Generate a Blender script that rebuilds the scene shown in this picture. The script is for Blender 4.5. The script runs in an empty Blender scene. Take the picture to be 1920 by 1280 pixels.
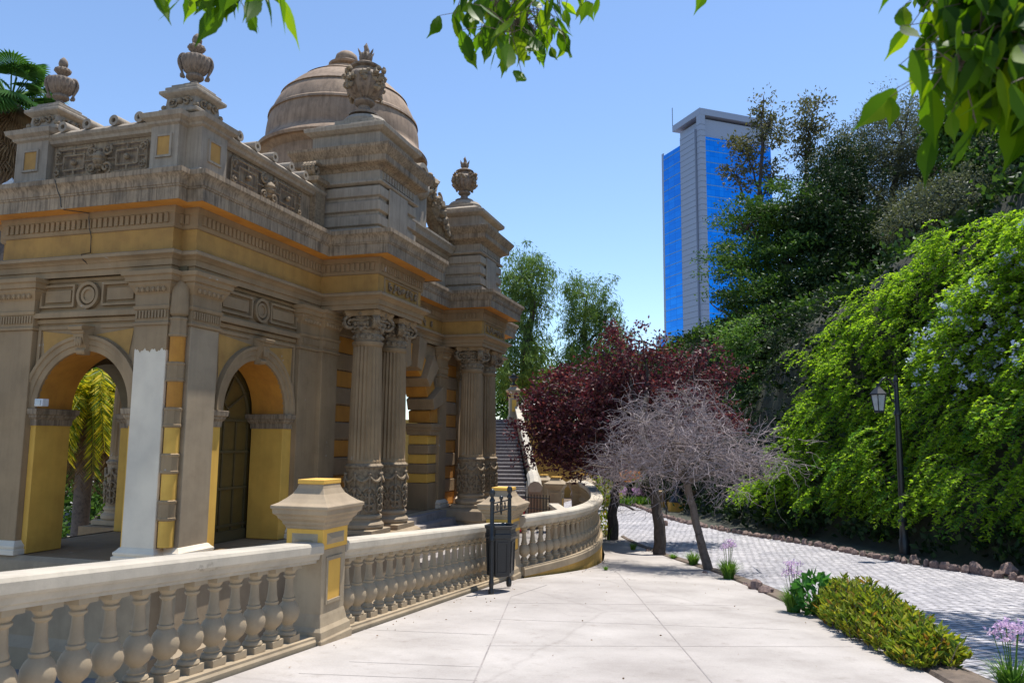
import bpy, bmesh, math, random
import numpy as np
from mathutils import Matrix, Vector
random.seed(7); rng=np.random.default_rng(7)
R_=math.radians; PI=math.pi
S=bpy.context.scene; COL=S.collection
# ---------------------------------------------------------------- camera, world, sun
F=1470.0; PITCH=R_(7.1); ROLL=R_(0.5)
cd=bpy.data.cameras.new('camera'); cam=bpy.data.objects.new('camera',cd); COL.objects.link(cam)
cd.sensor_width=36; cd.lens=F/1920*36; cd.clip_start=.05; cd.clip_end=5000
cam.matrix_world=Matrix.Rotation(PI/2+PITCH,4,'X')@Matrix.Rotation(ROLL,4,'Z')
cd.dof.use_dof=True; cd.dof.focus_distance=13; cd.dof.aperture_fstop=5.6
S.camera=cam
SUN_EL=73; SUN_AZ=45     # degrees; azimuth counted from +X towards +Y
w=bpy.data.worlds.new('World'); S.world=w; w.use_nodes=True; nt=w.node_tree
sky=nt.nodes.new('ShaderNodeTexSky'); sky.sky_type='NISHITA'; sky.sun_disc=False
sky.sun_elevation=R_(SUN_EL); sky.sun_rotation=R_(90-SUN_AZ); sky.air_density=1.0; sky.dust_density=.1; sky.ozone_density=3.0; sky.altitude=900
bg=nt.nodes['Background']; nt.links.new(sky.outputs[0],bg.inputs[0]); bg.inputs[1].default_value=.15
sl=bpy.data.lights.new('sun','SUN'); sl.energy=4.4; sl.angle=R_(.5); sl.color=(1,.955,.89)
so=bpy.data.objects.new('sun',sl); COL.objects.link(so)
sd=Vector((math.cos(R_(SUN_EL))*math.cos(R_(SUN_AZ)),math.cos(R_(SUN_EL))*math.sin(R_(SUN_AZ)),math.sin(R_(SUN_EL))))
so.rotation_euler=sd.to_track_quat('Z','Y').to_euler(); so.location=(0,0,40)
S.view_settings.view_transform='Standard'; S.view_settings.look='None'; S.view_settings.exposure=.55; S.view_settings.gamma=1
S.render.engine='CYCLES'
# ---------------------------------------------------------------- measuring helpers (sight line -> point at a real distance)
def ray(px,py):
    x=px-960; y=640-py; c,s=math.cos(ROLL),math.sin(ROLL)
    xr=x*c-y*s; yr=x*s+y*c
    v=np.array([xr,F*math.cos(PITCH)-yr*math.sin(PITCH),F*math.sin(PITCH)+yr*math.cos(PITCH)])
    return v/v[1]
def at(px,py,d): return ray(px,py)*d
U=np.array([.286750,.958005,0.]); W=np.array([.958005,-.286750,0.]); TH=math.atan2(U[1],U[0])
C0=np.array([-5.522,13.0,0.])
def G(s):   # walking level: a ramp going down along U, then flattening
    if s<17: return -1.6-.066*s
    return -2.722-.43*(1-math.exp(-(s-17)*.066/.43))
def gz(x,y): return G(x*U[0]+y*U[1])
def gpt(px,py,off=0):
    r=ray(px,py); lo,hi=1.,200.
    for _ in range(50):
        m=(lo+hi)/2; p=r*m
        if p[2]>gz(p[0],p[1])+off: lo=m
        else: hi=m
    return r*lo
def fr(s,w_,z=0): p=U*s+W*w_; return (p[0],p[1],z)   # eye-frame (along, across) -> world
# ---------------------------------------------------------------- materials
MATS={}
def nodes_mat(name):
    m=bpy.data.materials.new(name); m.use_nodes=True; t=m.node_tree
    return m,t,t.nodes['Principled BSDF']
def L(t,a,b): t.links.new(a,b)
def N(t,k,**kw):
    n=t.nodes.new(k)
    for a,b in kw.items(): setattr(n,a,b)
    return n
def noise(t,scale,detail=6,rough=.6,vec=None,scl=None):
    tc=N(t,'ShaderNodeTexCoord'); n=N(t,'ShaderNodeTexNoise'); n.inputs['Scale'].default_value=scale; n.inputs['Detail'].default_value=detail; n.inputs['Roughness'].default_value=rough
    src=tc.outputs['Object']
    if scl:
        mp=N(t,'ShaderNodeMapping'); mp.inputs['Scale'].default_value=scl; L(t,src,mp.inputs[0]); src=mp.outputs[0]
    L(t,src,n.inputs['Vector']); return n
def ramp(t,src,stops):
    r=N(t,'ShaderNodeValToRGB'); el=r.color_ramp.elements
    while len(el)<len(stops): el.new(.5)
    for e,(p,c) in zip(el,stops): e.position=p; e.color=(*c,1) if len(c)==3 else c
    L(t,src,r.inputs[0]); return r
def mixc(t,fac,a,b,mode='MIX'):
    m=N(t,'ShaderNodeMix',data_type='RGBA',blend_type=mode)
    if isinstance(fac,(int,float)): m.inputs[0].default_value=fac
    else: L(t,fac,m.inputs[0])
    for i,x in ((6,a),(7,b)):
        if isinstance(x,tuple): m.inputs[i].default_value=(*x,1)
        else: L(t,x,m.inputs[i])
    return m.outputs[2]
def bump(t,b,src,st=.3,dist=.02):
    n=N(t,'ShaderNodeBump'); n.inputs['Strength'].default_value=st; n.inputs['Distance'].default_value=dist
    L(t,src,n.inputs['Height']); L(t,n.outputs[0],b.inputs['Normal'])
def stone(name,base,dark,patch=None,streak=.0,rough=.8,sc=3.,bst=.35,ss=9):
    m,t,b=nodes_mat(name)
    n1=noise(t,sc,8,.65); r1=ramp(t,n1.outputs[0],[(.30,dark),(.56,base)])
    col=r1.outputs[0]
    n0=noise(t,.7,3,.5); r0=ramp(t,n0.outputs[0],[(.35,(.78,.78,.78)),(.65,(1.08,1.05,1.0))]); col=mixc(t,.8,col,r0.outputs[0],'MULTIPLY')
    if streak>0:
        n2=noise(t,ss,5,.7,scl=(1.,1.,.05)); r2=ramp(t,n2.outputs[0],[(.44,(1,1,1)),(.62,(.22,.19,.16))]); col=mixc(t,streak,col,r2.outputs[0],'MULTIPLY')
    if patch:
        n3=noise(t,2.1,7,.7); r3=ramp(t,n3.outputs[0],[(.665,(0,0,0)),(.675,(1,1,1))]); col=mixc(t,r3.outputs[0],col,patch)
    L(t,col,b.inputs['Base Color']); b.inputs['Roughness'].default_value=rough
    n4=noise(t,38,6,.7); bump(t,b,n4.outputs[0],bst,.012); MATS[name]=m; return m
stone('stone',(.35,.24,.13),(.28,.19,.10),patch=(.40,.35,.28),streak=.1,bst=.2,sc=2)
stone('stone_light',(.39,.30,.195),(.31,.235,.15),streak=.08,bst=.15,sc=2)
stone('stone_dirty',(.38,.285,.185),(.20,.15,.10),streak=.6,sc=3,bst=.12,ss=22)
stone('stone_attic',(.37,.31,.235),(.28,.23,.175),streak=.3,sc=2.5,bst=.15,ss=16)
stone('carved',(.30,.225,.14),(.12,.085,.055),sc=12,bst=.6)
stone('urn_stone',(.27,.205,.15),(.10,.075,.058),sc=9,bst=.8)
stone('ochre',(.58,.26,.035),(.48,.20,.03),streak=.1,bst=.15)
stone('yellow',(.80,.47,.085),(.72,.40,.07),streak=.06,bst=.15)
stone('frieze_ochre',(.48,.27,.07),(.37,.20,.055),patch=(.42,.38,.34),streak=.1,bst=.15)
stone('soffit_orange',(.66,.29,.045),(.55,.22,.03))
stone('white_paint',(.78,.68,.53),(.72,.62,.48),bst=.15)
stone('rail_paint',(.52,.465,.375),(.40,.355,.285),patch=(.33,.29,.23),streak=.05,bst=.2)
stone('bal_paint',(.41,.325,.215),(.31,.24,.155),patch=(.24,.19,.13),streak=.05,bst=.2)
stone('dome_plaster',(.36,.25,.165),(.23,.155,.10),streak=.35,sc=2.2)
stone('court',(.28,.26,.24),(.17,.155,.14),sc=6)
stone('soil',(.16,.12,.09),(.08,.06,.045),sc=6,bst=1.)
stone('rock',(.29,.20,.17),(.12,.085,.075),sc=7,bst=1.)
stone('bark_dark',(.07,.055,.045),(.03,.024,.02),sc=12,bst=1.)
stone('bark_grey',(.17,.13,.105),(.08,.06,.05),sc=12,bst=1.)
stone('twig',(.36,.30,.30),(.23,.185,.19),sc=12,bst=.3)
stone('terrace_wall',(.66,.40,.09),(.52,.32,.09),streak=.1)
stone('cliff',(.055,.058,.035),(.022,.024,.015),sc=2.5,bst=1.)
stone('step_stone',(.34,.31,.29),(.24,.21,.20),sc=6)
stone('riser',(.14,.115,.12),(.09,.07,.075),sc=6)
stone('city_white',(.55,.56,.58),(.42,.43,.45),sc=1.)
def plain(name,c,rough=.5,metal=0.,bst=0):
    m,t,b=nodes_mat(name); n=noise(t,6,5,.6); r=ramp(t,n.outputs[0],[(.3,tuple(x*.78 for x in c)),(.7,c)])
    L(t,r.outputs[0],b.inputs['Base Color']); b.inputs['Roughness'].default_value=rough; b.inputs['Metallic'].default_value=metal; MATS[name]=m; return m
plain('black_iron',(.018,.02,.022),.38); plain('galvanised',(.35,.36,.38),.35,.7); plain('red_plastic',(.62,.03,.05),.4)
plain('dark_door',(.15,.095,.022),.55); plain('door_bar',(.11,.08,.03),.6); plain('interior',(.16,.12,.06),.8)
plain('lamp_white',(.62,.64,.66),.4); plain('glass_lamp',(.45,.50,.52),.12); plain('skin',(.45,.26,.18),.5); plain('shirt',(.05,.055,.07),.8); plain('trousers',(.05,.06,.10),.8)
plain('tower_panel',(.30,.37,.50),.45); plain('tower_dark',(.05,.06,.075),.4); plain('mullion',(.16,.36,.60),.4)
plain('hair',(.03,.02,.015),.6); plain('orange_flower',(.75,.22,.03),.6); plain('purple_flower',(.52,.28,.58),.6); plain('white_box',(.7,.71,.72),.4)
def mk_glass():
    m,t,b=nodes_mat('tower_glass'); tc=N(t,'ShaderNodeTexCoord'); br=N(t,'ShaderNodeTexBrick'); br.offset=0
    for k,v in (('Scale',1.),('Mortar Size',.05),('Brick Width',2.2),('Row Height',1.9)): br.inputs[k].default_value=v
    br.inputs['Color1'].default_value=(.008,.20,.62,1); br.inputs['Color2'].default_value=(.014,.25,.70,1); br.inputs['Mortar'].default_value=(.006,.14,.42,1)
    mp=N(t,'ShaderNodeMapping'); mp.inputs['Rotation'].default_value=(R_(90),0,0); L(t,tc.outputs['Generated'],mp.inputs[0])
    cb=N(t,'ShaderNodeCombineXYZ'); sp=N(t,'ShaderNodeSeparateXYZ'); L(t,tc.outputs['Object'],sp.inputs[0]); ad=N(t,'ShaderNodeMath',operation='ADD'); L(t,sp.outputs[0],ad.inputs[0]); L(t,sp.outputs[1],ad.inputs[1])
    L(t,ad.outputs[0],cb.inputs[0]); L(t,sp.outputs[2],cb.inputs[1]); L(t,cb.outputs[0],br.inputs['Vector'])
    L(t,br.outputs[0],b.inputs['Base Color']); b.inputs['Roughness'].default_value=.09; b.inputs['Metallic'].default_value=.9; ng=noise(t,.12,3,.5); bump(t,b,ng.outputs[0],.12,.6); b.inputs['Specular IOR Level'].default_value=.05
    MATS['tower_glass']=m
mk_glass()
def mk_pave():
    m,t,b=nodes_mat('pavement'); n1=noise(t,1.1,8,.62); n2=noise(t,55,4,.7)
    r=ramp(t,n1.outputs[0],[(.3,(.32,.29,.265)),(.5,(.40,.368,.34)),(.68,(.455,.42,.39))]); r2=ramp(t,n2.outputs[0],[(.3,(.86,.86,.86)),(.7,(1.06,1.06,1.06))])
    c=mixc(t,.8,r.outputs[0],r2.outputs[0],'MULTIPLY')
    n3=noise(t,4.5,8,.75); r3=ramp(t,n3.outputs[0],[(.56,(1,1,1)),(.72,(.66,.62,.58))]); c=mixc(t,.7,c,r3.outputs[0],'MULTIPLY')
    vo=N(t,'ShaderNodeTexVoronoi',feature='DISTANCE_TO_EDGE'); vo.inputs['Scale'].default_value=.23
    tc=N(t,'ShaderNodeTexCoord'); nn=noise(t,1.6,5,.7); add=N(t,'ShaderNodeMixRGB'); add.inputs[0].default_value=.22; L(t,tc.outputs['Object'],add.inputs[1]); L(t,nn.outputs['Color'],add.inputs[2]); L(t,add.outputs[0],vo.inputs['Vector'])
    r4=ramp(t,vo.outputs['Distance'],[(0,(.45,.42,.4)),(.006,(1,1,1))]); c=mixc(t,.22,c,r4.outputs[0],'MULTIPLY')
    n8=noise(t,.42,2,.4); r8=ramp(t,n8.outputs[0],[(.38,(.88,.86,.84)),(.6,(1.04,1.03,1.01))]); c=mixc(t,.9,c,r8.outputs[0],'MULTIPLY')
    L(t,c,b.inputs['Base Color']); b.inputs['Roughness'].default_value=.85; bump(t,b,n2.outputs[0],.35,.006); MATS['pavement']=m
mk_pave()
def mk_cobble():
    m,t,b=nodes_mat('cobbles'); tc=N(t,'ShaderNodeTexCoord'); br=N(t,'ShaderNodeTexBrick')
    nn=noise(t,1.8,3,.5); add=N(t,'ShaderNodeMixRGB'); add.inputs[0].default_value=.16; L(t,tc.outputs['Object'],add.inputs[1]); L(t,nn.outputs['Color'],add.inputs[2])
    mp=N(t,'ShaderNodeMapping'); mp.inputs['Rotation'].default_value=(0,0,R_(-25)); L(t,add.outputs[0],mp.inputs[0]); L(t,mp.outputs[0],br.inputs['Vector'])
    for k,v in (('Scale',1.),('Mortar Size',.013),('Mortar Smooth',.4),('Bias',0.),('Brick Width',.19),('Row Height',.115)): br.inputs[k].default_value=v
    br.inputs['Color1'].default_value=(.56,.54,.55,1); br.inputs['Color2'].default_value=(.36,.35,.37,1); br.inputs['Mortar'].default_value=(.12,.115,.115,1)
    n1=noise(t,.8,6,.6); r=ramp(t,n1.outputs[0],[(.3,(.72,.72,.74)),(.7,(1.12,1.1,1.08))]); n5=noise(t,25,5,.7); r5=ramp(t,n5.outputs[0],[(.3,(.75,.75,.75)),(.7,(1.12,1.12,1.12))])
    c=mixc(t,.9,br.outputs[0],r.outputs[0],'MULTIPLY'); c=mixc(t,.7,c,r5.outputs[0],'MULTIPLY')
    L(t,c,b.inputs['Base Color']); b.inputs['Roughness'].default_value=.72
    inv=N(t,'ShaderNodeMath',operation='SUBTRACT'); inv.inputs[0].default_value=1; L(t,br.outputs['Fac'],inv.inputs[1]); bump(t,b,inv.outputs[0],.8,.02); MATS['cobbles']=m
mk_cobble()
def leafmat(name,cols,trans=.3,rough=.5,tcol=None):
    m,t,b=nodes_mat(name); g=N(t,'ShaderNodeNewGeometry'); n=len(cols)
    r=ramp(t,g.outputs['Random Per Island'],[(i/(n-1) if n>1 else 0,c) for i,c in enumerate(cols)])
    L(t,r.outputs[0],b.inputs['Base Color']); b.inputs['Roughness'].default_value=max(rough,.45); b.inputs['Specular IOR Level'].default_value=.16
    tr=N(t,'ShaderNodeBsdfTranslucent'); tc=mixc(t,1.,r.outputs[0],tcol or (1.9,1.9,.9),'MULTIPLY'); L(t,tc,tr.inputs[0])
    mx=N(t,'ShaderNodeMixShader'); mx.inputs[0].default_value=trans; L(t,b.outputs[0],mx.inputs[1]); L(t,tr.outputs[0],mx.inputs[2]); L(t,mx.outputs[0],t.nodes['Material Output'].inputs[0]); MATS[name]=m
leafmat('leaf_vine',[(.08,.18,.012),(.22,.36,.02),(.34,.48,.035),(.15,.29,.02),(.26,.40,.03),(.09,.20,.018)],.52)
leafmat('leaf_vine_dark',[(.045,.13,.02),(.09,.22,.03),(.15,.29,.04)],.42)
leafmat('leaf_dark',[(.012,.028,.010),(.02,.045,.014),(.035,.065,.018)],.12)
leafmat('leaf_layer',[(.03,.07,.015),(.05,.11,.02),(.09,.16,.03)],.25)
leafmat('leaf_olive',[(.07,.085,.05),(.11,.125,.08),(.15,.165,.115)],.2)
leafmat('leaf_brownish',[(.09,.08,.045),(.12,.12,.06),(.07,.085,.04)],.25)
leafmat('leaf_pepper',[(.06,.12,.035),(.10,.17,.045),(.17,.25,.07)],.35)
leafmat('leaf_plum',[(.045,.018,.026),(.075,.028,.04),(.12,.045,.05),(.06,.03,.045),(.17,.07,.05),(.10,.05,.035)],.25,.3,(2.,.9,1.1))
leafmat('leaf_over',[(.015,.05,.004),(.03,.085,.006),(.05,.12,.008),(.10,.18,.012)],.55,.45,(3.6,2.9,.5))
leafmat('leaf_shrub',[(.05,.10,.02),(.16,.24,.025),(.36,.36,.04),(.09,.16,.02),(.24,.28,.03),(.32,.16,.04)],.3,.3)
leafmat('leaf_hydra',[(.045,.15,.03),(.07,.21,.05)],.3,.4)
leafmat('leaf_grass',[(.05,.13,.02),(.10,.21,.03),(.17,.28,.05)],.3,.4)
leafmat('leaf_palm',[(.06,.13,.02),(.18,.22,.02),(.42,.38,.03),(.60,.46,.03)],.45,.4)
leafmat('leaf_fan',[(.03,.09,.025),(.06,.15,.03),(.09,.20,.05)],.25,.4)
leafmat('leaf_dead',[(.20,.12,.06),(.28,.18,.09)],.2,.6,(1.2,1.2,1.))
leafmat('leaf_rose',[(.05,.13,.03),(.10,.19,.04),(.14,.22,.06)],.3)
leafmat('petal_blue',[(.52,.62,.84),(.62,.70,.88)],.3,.6,(1,1,1))
leafmat('petal_pink',[(.66,.46,.66),(.76,.60,.76)],.3,.6,(1,1,1))
leafmat('petal_orange',[(.75,.20,.03),(.85,.42,.05),(.7,.12,.03)],.3,.6,(1,1,1))
leafmat('petal_rose',[(.65,.06,.08),(.7,.2,.2)],.3,.6,(1,1,1))
# ---------------------------------------------------------------- mesh tools
class MB:
    def __init__(s,mp=None): s.v=[]; s.f=[]; s.mp=mp; s.cuts=[]
    def cut(s): s.cuts.append((len(s.v),len(s.f)))
    def add(s,vs,fs):
        o=len(s.v); s.v+= [s.mp(*p) if s.mp else tuple(p) for p in vs]; s.f+=[tuple(i+o for i in f) for f in fs]; return s
    def box(s,x0,x1,y0,y1,z0,z1):
        v=[(x,y,z) for z in (z0,z1) for x,y in ((x0,y0),(x1,y0),(x1,y1),(x0,y1))]
        return s.add(v,[(0,3,2,1),(4,5,6,7),(0,1,5,4),(1,2,6,5),(2,3,7,6),(3,0,4,7)])
    def prism(s,poly,z0,z1):
        n=len(poly); v=[(x,y,z0) for x,y in poly]+[(x,y,z1) for x,y in poly]
        return s.add(v,[tuple(range(n))[::-1],tuple(range(n,2*n))]+[(i,(i+1)%n,n+(i+1)%n,n+i) for i in range(n)])
    def frust(s,cx,cy,levels):  # levels: (half_x, half_y, z) stacked square rings
        v=[]; f=[]
        for hx,hy,z in levels: v+=[(cx-hx,cy-hy,z),(cx+hx,cy-hy,z),(cx+hx,cy+hy,z),(cx-hx,cy+hy,z)]
        for k in range(len(levels)-1):
            for i in range(4): a=4*k+i; b=4*k+(i+1)%4; f.append((a,b,b+4,a+4))
        f.append((3,2,1,0)); n=4*(len(levels)-1); f.append((n,n+1,n+2,n+3)); return s.add(v,f)
    def lathe(s,cx,cy,prof,seg=24,flute=0,fd=0.,fz=None,axis=None):
        v=[]; f=[]
        for r,z in prof:
            for k in range(seg):
                a=2*PI*k/seg; rr=r
                if flute and (fz is None or fz[0]<z<fz[1]): rr=r-fd*(.5-.5*math.cos(a*flute))**.7
                v.append((cx+rr*math.cos(a),cy+rr*math.sin(a),z))
        for j in range(len(prof)-1):
            for k in range(seg):
                a=j*seg+k; b=j*seg+(k+1)%seg; f.append((a,b,b+seg,a+seg))
        f.append(tuple(range(seg))[::-1]); n=(len(prof)-1)*seg; f.append(tuple(range(n,n+seg))); return s.add(v,f)
    def sweep(s,path,prof,closed=False):
        n=len(path); P=[np.array(p,float) for p in path]; ms=[]
        for i in range(n):
            a=P[i]-P[i-1] if (i>0 or closed) else None; b=P[(i+1)%n]-P[i] if (i<n-1 or closed) else None
            na=np.array([-a[1],a[0]])/np.linalg.norm(a) if a is not None else None
            nb=np.array([-b[1],b[0]])/np.linalg.norm(b) if b is not None else None
            if na is None: m=nb
            elif nb is None: m=na
            else: m=(na+nb)/(1+na@nb)
            ms.append(m)
        v=[];f=[];k=len(prof)
        for i in range(n):
            for e,z in prof: q=P[i]+ms[i]*e; v.append((q[0],q[1],z))
        for i in range(n if closed else n-1):
            j=(i+1)%n
            for q in range(k-1): f.append((i*k+q,j*k+q,j*k+q+1,i*k+q+1))
        return s.add(v,f)
    def rail(s,path,sec):  # path of 3-D points, closed section (lateral,dz)
        P=[np.array(p,float) for p in path]; n=len(P); k=len(sec); v=[];f=[]
        for i in range(n):
            d=P[min(i+1,n-1)]-P[max(i-1,0)]; d=d[:2]/np.linalg.norm(d[:2]); nn=np.array([-d[1],d[0]])
            for l,dz in sec: v.append((P[i][0]+nn[0]*l,P[i][1]+nn[1]*l,P[i][2]+dz))
        for i in range(n-1):
            for q in range(k): f.append((i*k+q,(i+1)*k+q,(i+1)*k+(q+1)%k,i*k+(q+1)%k))
        f.append(tuple(range(k))); f.append(tuple(range((n-1)*k,n*k))[::-1]); return s.add(v,f)
    def tube(s,pts,r,seg=6):
        P=[np.array(p,float) for p in pts]; n=len(P); v=[];f=[]
        rs=r if hasattr(r,'__len__') else [r]*n
        up=np.array([.13,.27,.95])
        for i in range(n):
            d=P[min(i+1,n-1)]-P[max(i-1,0)]; d=d/(np.linalg.norm(d)+1e-9)
            a=np.cross(d,up); 
            if np.linalg.norm(a)<.05: a=np.cross(d,(1,0,0))
            a/=np.linalg.norm(a); b=np.cross(d,a)
            for k in range(seg):
                t=2*PI*k/seg; q=P[i]+(a*math.cos(t)+b*math.sin(t))*rs[i]; v.append(tuple(q))
        for i in range(n-1):
            for k in range(seg): f.append((i*seg+k,i*seg+(k+1)%seg,(i+1)*seg+(k+1)%seg,(i+1)*seg+k))
        f.append(tuple(range(seg))[::-1]); f.append(tuple(range((n-1)*seg,n*seg))); return s.add(v,f)
    def ball(s,c,r,seg=10,rings=6,sx=1,sy=1,sz=1,jit=0):
        v=[];f=[]
        for j in range(1,rings):
            p=PI*j/rings
            for k in range(seg):
                t=2*PI*k/seg; q=r*(1+random.uniform(-jit,jit)); v.append((c[0]+sx*q*math.sin(p)*math.cos(t),c[1]+sy*q*math.sin(p)*math.sin(t),c[2]+sz*q*math.cos(p)))
        v+=[(c[0],c[1],c[2]+sz*r),(c[0],c[1],c[2]-sz*r)]; T=len(v)-2
        for j in range(rings-2):
            for k in range(seg): a=j*seg+k;b=j*seg+(k+1)%seg; f.append((a,a+seg,b+seg,b))
        for k in range(seg): f.append((T,k,(k+1)%seg)); o=(rings-2)*seg; f.append((T+1,o+(k+1)%seg,o+k))
        return s.add(v,f)
    def build(s,name,mat,parent=None,smooth=True,bevel=0,ang=35,recalc=True):
        if s.cuts:
            cs=[(0,0)]+s.cuts+[(len(s.v),len(s.f))]; out=None
            for (a,b),(c,d) in zip(cs,cs[1:]):
                if d>b:
                    q=MB(); q.v=s.v[a:c]; q.f=[tuple(i-a for i in f) for f in s.f[b:d]]; out=q.build(name,mat,parent,smooth,bevel,ang,recalc)
            return out
        me=bpy.data.meshes.new(name); me.from_pydata(s.v,[],s.f)
        if recalc:
            bm=bmesh.new(); bm.from_mesh(me); bmesh.ops.recalc_face_normals(bm,faces=bm.faces); bm.to_mesh(me); bm.free()
        me.materials.append(MATS[mat])
        if smooth: me.shade_smooth(); me.set_sharp_from_angle(angle=R_(ang))
        o=bpy.data.objects.new(name,me); COL.objects.link(o)
        if parent: o.parent=parent
        if bevel:
            b=o.modifiers.new('bevel','BEVEL'); b.width=bevel; b.segments=1; b.limit_method='ANGLE'; b.angle_limit=R_(50)
        return o
def tag(o,label=None,cat=None,group=None,kind=None):
    if label: o['label']=label
    if cat: o['category']=cat
    if group: o['group']=group
    if kind: o['kind']=kind
    return o
def empty(name,loc=(0,0,0),rz=0):
    o=bpy.data.objects.new(name,None); COL.objects.link(o); o.location=loc; o.rotation_euler=(0,0,rz); o.empty_display_size=.2; return o
def children(o): return [c for c in bpy.data.objects if c.parent==o]
def copy_tree(o,parent=None):
    c=o.copy(); COL.objects.link(c); c.parent=parent
    for ch in children(o): copy_tree(ch,c)
    return c
def leafmesh(name,P,D,Ln,Wd,mat,parent=None,fold=.18):
    P=np.asarray(P,float); n=len(P); D=np.asarray(D,float); D=D/(np.linalg.norm(D,axis=1,keepdims=True)+1e-9)
    Ln=np.broadcast_to(Ln,(n,)).reshape(-1,1); Wd=np.broadcast_to(Wd,(n,)).reshape(-1,1)
    q=rng.normal(size=(n,3)); s=np.cross(D,q); s/=np.linalg.norm(s,axis=1,keepdims=True)+1e-9; nn=np.cross(D,s)
    mid=P+D*Ln*.45
    v=np.stack([P,mid+s*Wd/2+nn*Wd*fold,P+D*Ln,mid-s*Wd/2+nn*Wd*fold],1).reshape(-1,3)
    base=np.arange(n)*4; f=np.stack([base,base+1,base+2,base,base+2,base+3],1).reshape(-1)
    me=bpy.data.meshes.new(name); me.vertices.add(4*n); me.vertices.foreach_set('co',v.astype(np.float32).ravel())
    me.loops.add(6*n); me.loops.foreach_set('vertex_index',f.astype(np.int32)); me.polygons.add(2*n); me.polygons.foreach_set('loop_start',(np.arange(2*n)*3).astype(np.int32))
    me.update(calc_edges=True); me.materials.append(MATS[mat]); o=bpy.data.objects.new(name,me); COL.objects.link(o)
    if parent: o.parent=parent
    return o
def rdir(n): v=rng.normal(size=(n,3)); return v/np.linalg.norm(v,axis=1,keepdims=True)
def crownpts(ells,nc,cr,per,flat=.7,shell=.55):
    """clump centres inside ellipsoids, leaves scattered in each clump; returns positions, outward dirs, clump centres"""
    vol=np.array([e[3]*e[4]*e[5] for e in ells]); pr=vol/vol.sum(); cs=[]
    for _ in range(nc):
        e=ells[rng.choice(len(ells),p=pr)]; d=rdir(1)[0]; r=rng.uniform(shell,1)**.6
        r*=(1.28 if rng.uniform()<.16 else 1.); cs.append(np.array(e[:3])+d*r*np.array(e[3:6])+rng.normal(size=3)*cr*.5)
    cs=np.array(cs); r=cr*rng.uniform(.35,1.35,nc)
    off=rdir(nc*per)*(rng.uniform(0,1,(nc*per,1))**.45); rr=np.repeat(r,per)[:,None]
    P=np.repeat(cs,per,0)+off*rr*np.array([1,1,flat]); return P,off,cs
# ---------------------------------------------------------------- ground
def grid(name,fn,ns,nw,mat,z=0):
    """fn(i/ns)-> (s, wl, wr)"""
    v=[];f=[]
    for i in range(ns+1):
        s,wl,wr=fn(i/ns)
        for j in range(nw+1):
            w_=wl+(wr-wl)*j/nw; p=fr(s,w_,G(s)+z); v.append(p)
    for i in range(ns):
        for j in range(nw): a=i*(nw+1)+j; f.append((a,a+1,a+nw+2,a+nw+1))
    mb=MB(); mb.add(v,f); o=mb.build(name,mat,recalc=False); tag(o,kind='structure'); return o
WLs=[-8,13.3,13.7,14.4,15.2,16.3,17.4,18.5,20,22,23.3,25.5,27.6,34,44,70]; WLw=[-4.12,-4.12,-4.05,-3.83,-3.55,-3.28,-3.24,-3.30,-3.54,-3.98,-4.3,-4.85,-5.56,-9,-9,-9]
def wl(s): return float(np.interp(s,WLs,WLw))
road=grid('cobbled_road',lambda t:(-8+64*t,wl(-8+64*t)+.06,10.5),160,24,'cobbles')
edge_px=[(1745,1280),(1560,1180),(1400,1105),(1330,1075),(1240,1045),(1190,1025),(1155,1006)]
ep=[gpt(*p) for p in edge_px]; eS=[p@U for p in ep]; eW=[p@W for p in ep]
eS=[-8,2]+eS; eW=[3.2,2.3]+eW
def we(s): return float(np.interp(s,eS,eW))
send=eS[-1]
pv=grid('pavement',lambda t:(-8+(send+8)*t,wl(-8+(send+8)*t)+.03,max(we(-8+(send+8)*t),wl(-8+(send+8)*t)+.04)),120,16,'pavement',.045)
kb=MB()   # kerb face of the pavement
pp=[fr(s,we(s),G(s)+.0445) for s in np.linspace(-6,send,60)]
kb.rail(pp,[(.0,0),(.0,-.12),(-.06,-.12),(-.06,0)]); o=kb.build('pavement_edge','pavement'); tag(o,kind='structure')
jt=MB()    # expansion joints of the slab, thin dark strips
def joint(a,b,wd=.012):
    pts=[]
    for t in np.linspace(0,1,14):
        s=a[0]+(b[0]-a[0])*t; w_=a[1]+(b[1]-a[1])*t; pts.append(fr(s,w_,G(s)+.0475))
    jt.rail(pts,[(-wd/2,0),(wd/2,0),(wd/2,.001),(-wd/2,.001)])
def sw(px,py): p=gpt(px,py,.045); return (p@U,p@W)
joint(sw(888,1280),sw(958,1118),.014); joint(sw(958,1118),(13.2,-3.3),.012); joint(sw(1345,1290),sw(1160,1075),.014); joint(sw(1160,1075),sw(1120,1045),.014)
for a,b in (((640,1178),(930,1190)),((655,1240),(905,1250)),((925,1160),(1480,1180)),((912,1210),(1600,1212)),((560,1262),(895,1275)),((950,1130),(1400,1135))): joint(sw(*a),sw(*b),.005)
o=jt.build('pavement_joint','step_stone'); tag(o,kind='structure')
# planting strip between pavement and road
sl_=[(s,we(s)) for s in np.linspace(-6,send-.2,50)]
mb=MB(); v=[];f=[]
for i,(s,w_) in enumerate(sl_):
    wd=.62 if s<15 else .62-(s-15)*.03
    for j,(a,h) in enumerate(((.07,-.03),(.12,.05),(wd*.6,.07),(wd,.0),(wd+.08,-.05))): v.append(fr(s,w_+a,G(s)+h+random.uniform(-.01,.02)))
for i in range(len(sl_)-1):
    for j in range(4): a=i*5+j; f.append((a,a+1,a+6,a+5))
mb.add(v,f); o=mb.build('planting_strip_soil','soil',recalc=False); tag(o,kind='structure')
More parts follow.
